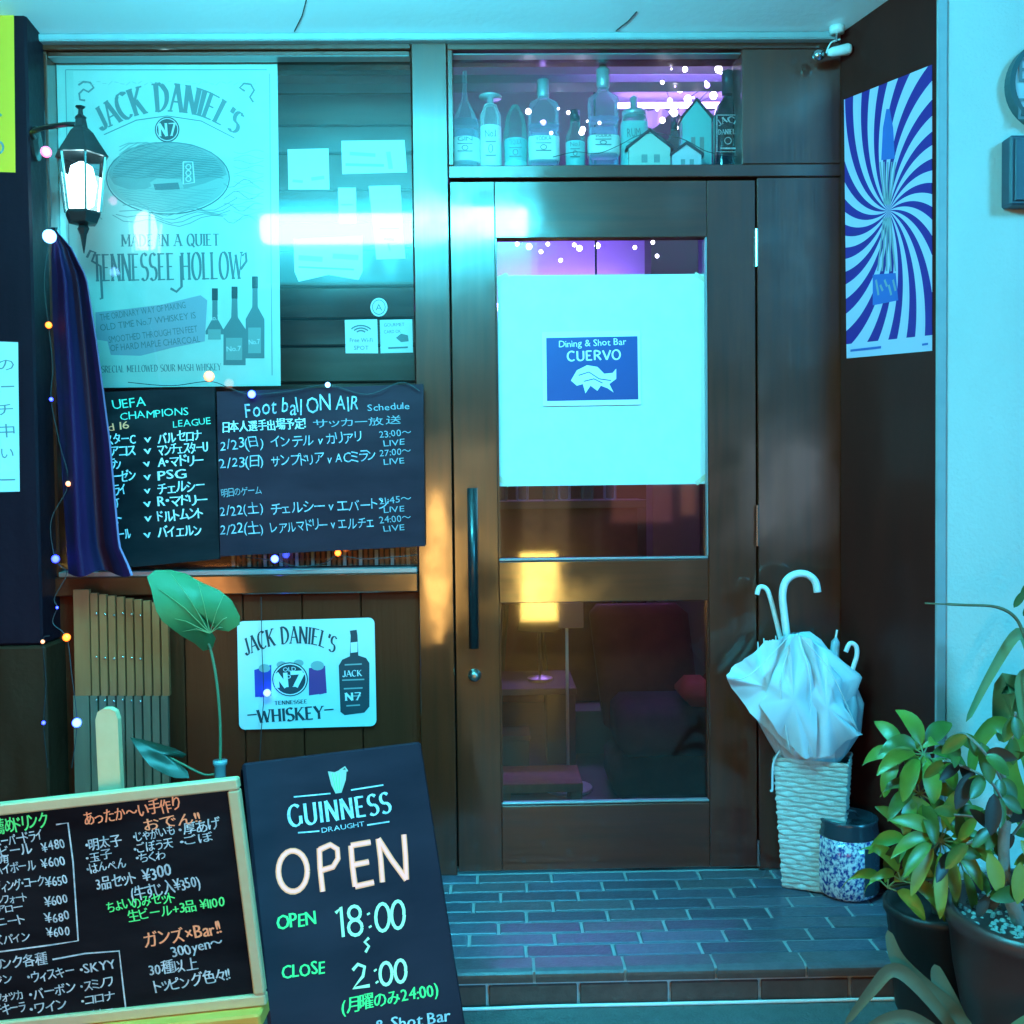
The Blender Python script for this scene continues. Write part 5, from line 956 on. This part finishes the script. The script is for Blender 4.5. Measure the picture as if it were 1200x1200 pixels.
u2 = thing('umbrella', 'white umbrella with a thin hook handle turned left in the woven stand', 'umbrella', (ux0-.02, UY+.04, .05), 'umbrellas in the woven stand')
MB().tube(curve([at(p, q, UY+.03) for p, q in ((915, 750), (909, 725), (903, 702), (898, 690), (890, 688), (887, 697))], 5), .007, 10).build('handle', umbh, u2, True)
MB().tube([at(950, 960, UY+.03), at(914, 745, UY+.03)], .004, 8).build('shaft', metal, u2)
mb = MB()
for p, q in ((889, 752), (896, 748), (903, 750), (910, 745), (936, 742), (941, 746), (948, 750)): mb.tube([at(p, q+14, UY-.02), at(p-1, q, UY-.02)], [.003, .0016], 5)
mb.build('rib_tips', umbh, u1)
canopy('canopy', umbm, u2, at(958, 905, UY+.02), at(900, 752, UY+.03), [(14*k_, 0, 0), (26*k_, .3, 0), (34*k_, .6, 0), (20*k_, .85, 0), (6*k_, 1, 0)], 3, .5, 8)
u3 = thing('umbrella', 'clear umbrella with a short hook handle leaning right in the woven stand', 'umbrella', (ux0+.04, UY, .05), 'umbrellas in the woven stand')
clearp = mat('translucent_plastic', (.55, .68, .78), .3, trans=.3)
canopy('canopy', clearp, u3, at(958, 905, UY-.01), at(996, 800, UY-.01), [(14*k_, 0, 0), (27*k_, .3, .0), (33*k_, .55, .0), (24*k_, .8, 0), (8*k_, 1, 0)], 3, .55, 5)
MB().tube(curve([at(p, q, UY-.02) for p, q in ((995, 806), (999, 785), (1004, 768), (1003, 757), (996, 754), (991, 764))], 5), .0065, 10).build('handle', umbh, u3, True); MB().tube([at(960, 960, UY-.02), at(995, 803, UY-.02)], .004, 8).build('shaft', metal, u3)
MB().tube(curve([at(p, q, UY-.03) for p, q in ((914, 880), (906, 895), (905, 925), (903, 926))], 4), .003, 6).build('strap', umbm, u1)
u4 = thing('umbrella', 'blue tipped umbrella end standing behind the white umbrellas', 'umbrella', at(978, 800, UY+.04), 'umbrellas in the woven stand')
MB().tube([at(962, 900, UY+.035), at(975, 800, UY+.035), at(979, 752, UY+.035), at(980, 747, UY+.035)], [.014, .018, .012, .003], 10).build('canopy', clearp, u4, True); MB().tube([at(979, 749, UY+.035), at(981, 738, UY+.035)], .003, 6).build('tip', umbh, u4)

# china pot
P = gnd(993, 1046, 0); cp_ = thing('china_jar', 'blue and white floral china jar with dark rim beside the umbrella stand', 'jar', (P.x, P.y, 0)); rj = .082; hj = .215
MB().lathe((P.x, P.y, 0), [(rj*.8, .0), (rj*.98, .012), (rj, .05), (rj*1.02, .12), (rj, .168)], 28).build('jar_body', china, cp_, True)
MB().lathe((P.x, P.y, 0), [(rj, .1685), (rj*1.02, .175), (rj*.96, hj-.01), (rj, hj), (rj*.93, hj+.002), (rj*.9, hj-.012), (.001, hj-.014)], 28).build('rim_band', chinad, cp_, True)
MB().tube(curve([(P.x-.05, P.y, hj), (P.x-.02, P.y-.02, hj+.018), (P.x+.01, P.y-.02, hj+.02), (P.x+.03, P.y, hj)]), .004, 8).build('handle', chinad, cp_, True)
rp = MB().lathe((P.x, P.y, 0), [(rj*1.035, .02), (rj*1.035, .15)], 28); sel = [i for i, f in enumerate(rp.f[:28]) if sum(rp.v[j].x for j in f)/4 > P.x+.02]
MB().add(rp.v, [rp.f[i] for i in sel]).build('dark_glaze_panel', chinad, cp_, True)

# ================================================================== plants at the right
def leafmesh(base, d, nrm, L, w, droop, m, par, fold=.25, name='leaf', shp=1.0):
    base, d, nrm = V3(base), V3(d).normalized(), V3(nrm); nrm = (nrm-d*nrm.dot(d)).normalized(); s = d.cross(nrm); vs = []; fs = []; n_ = 8; p = base.copy(); dd = d.copy()
    for i in range(n_+1):
        t_ = i/n_; wv = w*(math.sin(math.pi*min(1, t_*.93+.05)**shp))**.75*.5 if 0 < i < n_ else w*.03
        nn_ = s.cross(dd).normalized(); nn_ = nn_ if nn_.dot(nrm) > 0 else -nn_
        vs += [p-s*wv+nn_*wv*fold, p.copy(), p+s*wv+nn_*wv*fold]
        p = p+dd*(L/n_); dd = (dd+V3((0, 0, -1))*droop/n_).normalized()
    for i in range(n_): a = i*3; fs += [(a, a+1, a+4, a+3), (a+1, a+2, a+5, a+4)]
    return mk(name, vs, fs, m, par, True)
def whorl(par, c, stem, ax, n_, L, w, mats, droop=.9, spread=1.0, seed=0, pet=.02, a0=0, a1=360):
    rnd = random.Random(seed); c = V3(c); ax = V3(ax).normalized(); e1 = ax.orthogonal().normalized(); e2 = ax.cross(e1)
    for i in range(n_):
        a = R(a0+(a1-a0)*i/n_+rnd.uniform(-8, 8)); d = (e1*math.cos(a)+e2*math.sin(a))*spread+ax*rnd.uniform(.1, .35)
        b0 = c+d.normalized()*pet; MB().tube([c, b0], .0018, 4).build('petiole', leafg, par)
        leafmesh(b0, d, ax, L*rnd.uniform(.8, 1.1), w*rnd.uniform(.85, 1.1), droop*rnd.uniform(.7, 1.3), rnd.choice(mats), par)
    if stem: MB().tube(curve([V3(q) for q in stem]+[c]), .0035, 6).build('branch', stemm, par, True)
GY = -.72
sp_ = thing('umbrella_plant', 'umbrella plant with drooping whorls of glossy green leaves at the right', 'potted plant', at(1100, 1180, GY))
g_ = lambda p, q, Y=GY: at(p, q, Y)
root = at(1105, 1180, GY+.06); root.z = .1
trunk = [root, g_(1100, 1080, GY+.06), g_(1092, 1000, GY+.07), g_(1100, 930, GY+.05), g_(1085, 885)]
MB().tube(curve(trunk), [.012]*10+[.009]*15, 8).build('trunk', barkm, sp_, True)
whorl(sp_, g_(1082, 884), None, (-.1, -.9, .6), 8, .105, .042, [leafd, leafm], 1.6, seed=1)
whorl(sp_, g_(1060, 890, GY+.03), [g_(1092, 920, GY+.05)], (-.6, -.7, .5), 6, .10, .04, [leafd, leafm], 1.8, seed=2)
whorl(sp_, g_(1078, 930, GY-.02), [g_(1095, 960, GY+.05)], (0, -.9, .5), 8, .10, .034, [leafm, leafd], 1.8, seed=3)
whorl(sp_, g_(1102, 985, GY-.06), [g_(1096, 1000, GY+.05)], (0, -1, .35), 12, .125, .036, [leafm, leafy, leafm], 1.5, seed=4, pet=.025)
whorl(sp_, g_(1072, 985, GY), [g_(1092, 1000, GY+.06)], (-.5, -.8, .3), 7, .10, .036, [leafd, leafm], 1.6, seed=7)
whorl(sp_, g_(1056, 1032, GY-.02), [g_(1075, 1020, GY+.02), g_(1094, 1010, GY+.06)], (0, -1, .2), 5, .11, .036, [leafm, leafy], 2.0, seed=5, a0=120, a1=330)
whorl(sp_, g_(1040, 1040, GY+.0), [g_(1092, 1030, GY+.06)], (-.3, -1, .2), 4, .10, .034, [leafd, leafm], 2.2, seed=9, a0=120, a1=330)
whorl(sp_, g_(1125, 1010, GY-.03), [g_(1100, 1000, GY+.05)], (.4, -.8, .3), 7, .09, .03, [leafd, leafm], 1.5, seed=11)
tx = at(1095, 1120, GY+.05); 
MB().lathe((tx.x, tx.y, -.085), [(.075, 0), (.085, .02), (.105, .24), (.112, .245), (.112, .262), (.1, .262), (.098, .235), (.001, .235)], 24).build('pot', mat('dark_plastic_pot', (.02, .015, .015), .5), sp_, True)
# shrub in the maroon pot
BX = at(1222, 1140, -.86); 
sh_ = thing('potted_shrub', 'small dark leaved shrub in a round maroon pot at the right edge', 'potted plant', (BX.x, -.86, -.085)); rp_ = .185; hp = at(1206, 1092, -.86).z+.13
MB().lathe((BX.x, -.86, -.085), [(rp_*.7, 0), (rp_*.78, .02), (rp_*.95, hp*.6), (rp_, hp*.88), (rp_*1.04, hp*.9), (rp_*1.04, hp), (rp_*.95, hp), (rp_*.93, hp*.93)], 36).build('pot', potm, sh_, True)
rnd = random.Random(4); mb = MB().lathe((BX.x, -.86, -.085), [(rp_*.93, hp*.86), (rp_*.93, hp*.92)], 24)
for i in range(420):
    a = rnd.uniform(0, 6.28); r_ = rp_*.9*math.sqrt(rnd.random()); mb.ball((BX.x+r_*math.cos(a), -.86+r_*math.sin(a), -.085+hp*.925), rnd.uniform(.004, .008), 4)
tag(mb.build('pebbles', soil, sh_, True), kind='stuff')
tk = [V3((BX.x-.05, -.87, -.085+hp*.9)), at(1181, 1040, -.86), at(1176, 990, -.86), at(1180, 930, -.84), at(1165, 880, -.84)]
MB().tube(curve(tk), [.016]*8+[.012]*10+[.006]*7, 8).build('trunk', barkm, sh_, True)
rnd = random.Random(12)
for pth in (((1178, 985), (1150, 960), (1118, 955)), ((1180, 950), (1160, 915), (1120, 895), (1105, 892)), ((1180, 930), (1160, 890), (1130, 860), (1108, 868)), ((1178, 990), (1200, 960), (1215, 930)), ((1172, 910), (1185, 870), (1190, 835)), ((1176, 960), (1140, 985), (1110, 1000)), ((1181, 1050), (1195, 1030), (1210, 1000)), ((1180, 1060), (1165, 1045), (1158, 1050))):
    pp = curve([at(p, q, -.84+rnd.uniform(-.06, .06)) for p, q in pth]); MB().tube(pp, .003, 5).build('branch', barkm, sh_, True)
    for i in range(3, len(pp), 4):
        for k in (0, 1):
            d = V3((rnd.uniform(-1, 1), rnd.uniform(-.6, .2), rnd.uniform(-1, .5))); leafmesh(pp[i], d, V3((0, -1, .3)), rnd.uniform(.045, .075), rnd.uniform(.022, .032), .6, rnd.choice([leafp, leafd, leafd, leafm]), sh_)
for p, q, dx, dz, m_ in ((1158, 1000, .3, -1, leafy), (1196, 1010, -.2, -1, leafy), (1196, 985, .5, -.6, leafy), (1140, 905, -.6, -.8, leafp), (1165, 930, -.2, -1, leafp), (1150, 870, .2, -1, leafd), (1200, 1048, -.8, .2, leafd)): leafmesh(at(p, q, -.88), (dx, -.2, dz), (0, -1, .2), .085, .036, .5, m_, sh_)
# broad strap leaved plant behind
sp2 = thing('strap_leaf_plant', 'tall plant with long pale strap leaves against the stucco wall', 'potted plant', (at(1210, 1000, -.5).x, -.5, -.085))
bx0 = at(1215, 960, -.5)
MB().lathe((bx0.x, -.5, -.085), [(.10, 0), (.13, .2), (.135, .22), (.12, .22), (.12, .19), (.001, .19)], 22).build('pot', potm, sp2, True)
def strap(pts, wpx, m_, Y, tw=0):
    P = curve([at(p, q, Y) for p, q in pts], 5); vs = []; n_ = len(P)
    for i, p in enumerate(P):
        t_ = (P[min(i+1, n_-1)]-P[max(0, i-1)]).normalized(); s = t_.cross(V3((0, -1, 0))).normalized(); wv = wpx*(D+Y)/F/2*math.sin(math.pi*(.12+.83*i/(n_-1)))**.6 if i < n_-1 else .0005
        dd = V3((0, -1, 0))*wv*.35
        vs += [p-s*wv+dd, p, p+s*wv+dd]
    mk('leaf', vs, [f for i in range(n_-1) for f in ((3*i, 3*i+1, 3*i+4, 3*i+3), (3*i+1, 3*i+2, 3*i+5, 3*i+4))], m_, sp2, True)
strap(((1215, 960), (1212, 850), (1208, 770), (1192, 742), (1160, 790), (1132, 846)), 15, leafg, -.50)
strap(((1225, 960), (1200, 880), (1170, 848), (1150, 862), (1140, 885), (1138, 905)), 20, leafm, -.56)
strap(((1222, 950), (1205, 880), (1195, 830), (1178, 800), (1172, 840), (1176, 870)), 30, leafg, -.46)
strap(((1228, 950), (1215, 900), (1210, 850), (1200, 800), (1206, 790)), 34, leafg, -.52)
strap(((1220, 990), (1196, 950), (1180, 900), (1186, 870)), 26, leafm, -.60)
MB().tube(curve([at(p, q, -.55) for p, q in ((1216, 960), (1214, 800), (1200, 745), (1188, 722), (1166, 711), (1130, 709), (1108, 708), (1084, 707))]), [.004]*20+[.0035]*10+[.002]*6, 6).build('flower_stalk', dryl, sp2, True)
for p, q in ((1188, 712), (1196, 700), (1199, 722)): leafmesh(at(p, q, -.55), (.4, 0, .7), (0, -1, 0), .05, .02, .3, leafd, sp2)
# dry leaves hanging over the step
sp3 = thing('wilted_plant', 'low plant with long limp dry grey green leaves over the street', 'plant', gnd(1110, 1250, -.085))
def limp(pts, wpx, m_, Y):
    P = curve([at(p, q, Y) for p, q in pts], 5); vs = []; n_ = len(P)
    for i, p in enumerate(P):
        t_ = (P[min(i+1, n_-1)]-P[max(0, i-1)]).normalized(); s = t_.cross(V3((0, -1, 0))).normalized(); wv = wpx*(D+Y)/F/2*math.sin(math.pi*(.1+.85*i/(n_-1)))**.7 if i < n_-1 else .0005; dd = V3((0, -1, 0))*wv*.4
        vs += [p-s*wv+dd, p, p+s*wv+dd]
    mk('leaf', vs, [f for i in range(n_-1) for f in ((3*i, 3*i+1, 3*i+4, 3*i+3), (3*i+1, 3*i+2, 3*i+5, 3*i+4))], m_, sp3, True)
limp(((1150, 1225), (1112, 1180), (1075, 1150), (1050, 1122), (1040, 1090)), 22, dryl, -.92)
limp(((1140, 1235), (1080, 1160), (1046, 1135), (1020, 1160), (990, 1200)), 18, dryl, -.95)
limp(((1140, 1240), (1075, 1195), (1040, 1192), (1000, 1215)), 17, dryl, -.98)
limp(((1160, 1235), (1190, 1205), (1225, 1190), (1260, 1200)), 24, leafg, -1.06)
limp(((1145, 1235), (1120, 1190), (1100, 1150), (1095, 1130)), 22, dryl, -.90)

for o in S.objects:
    if o.type == 'MESH' and o.parent and any(k in o.name for k in ('lettering', 'print')): o['kind'] = 'stuff'
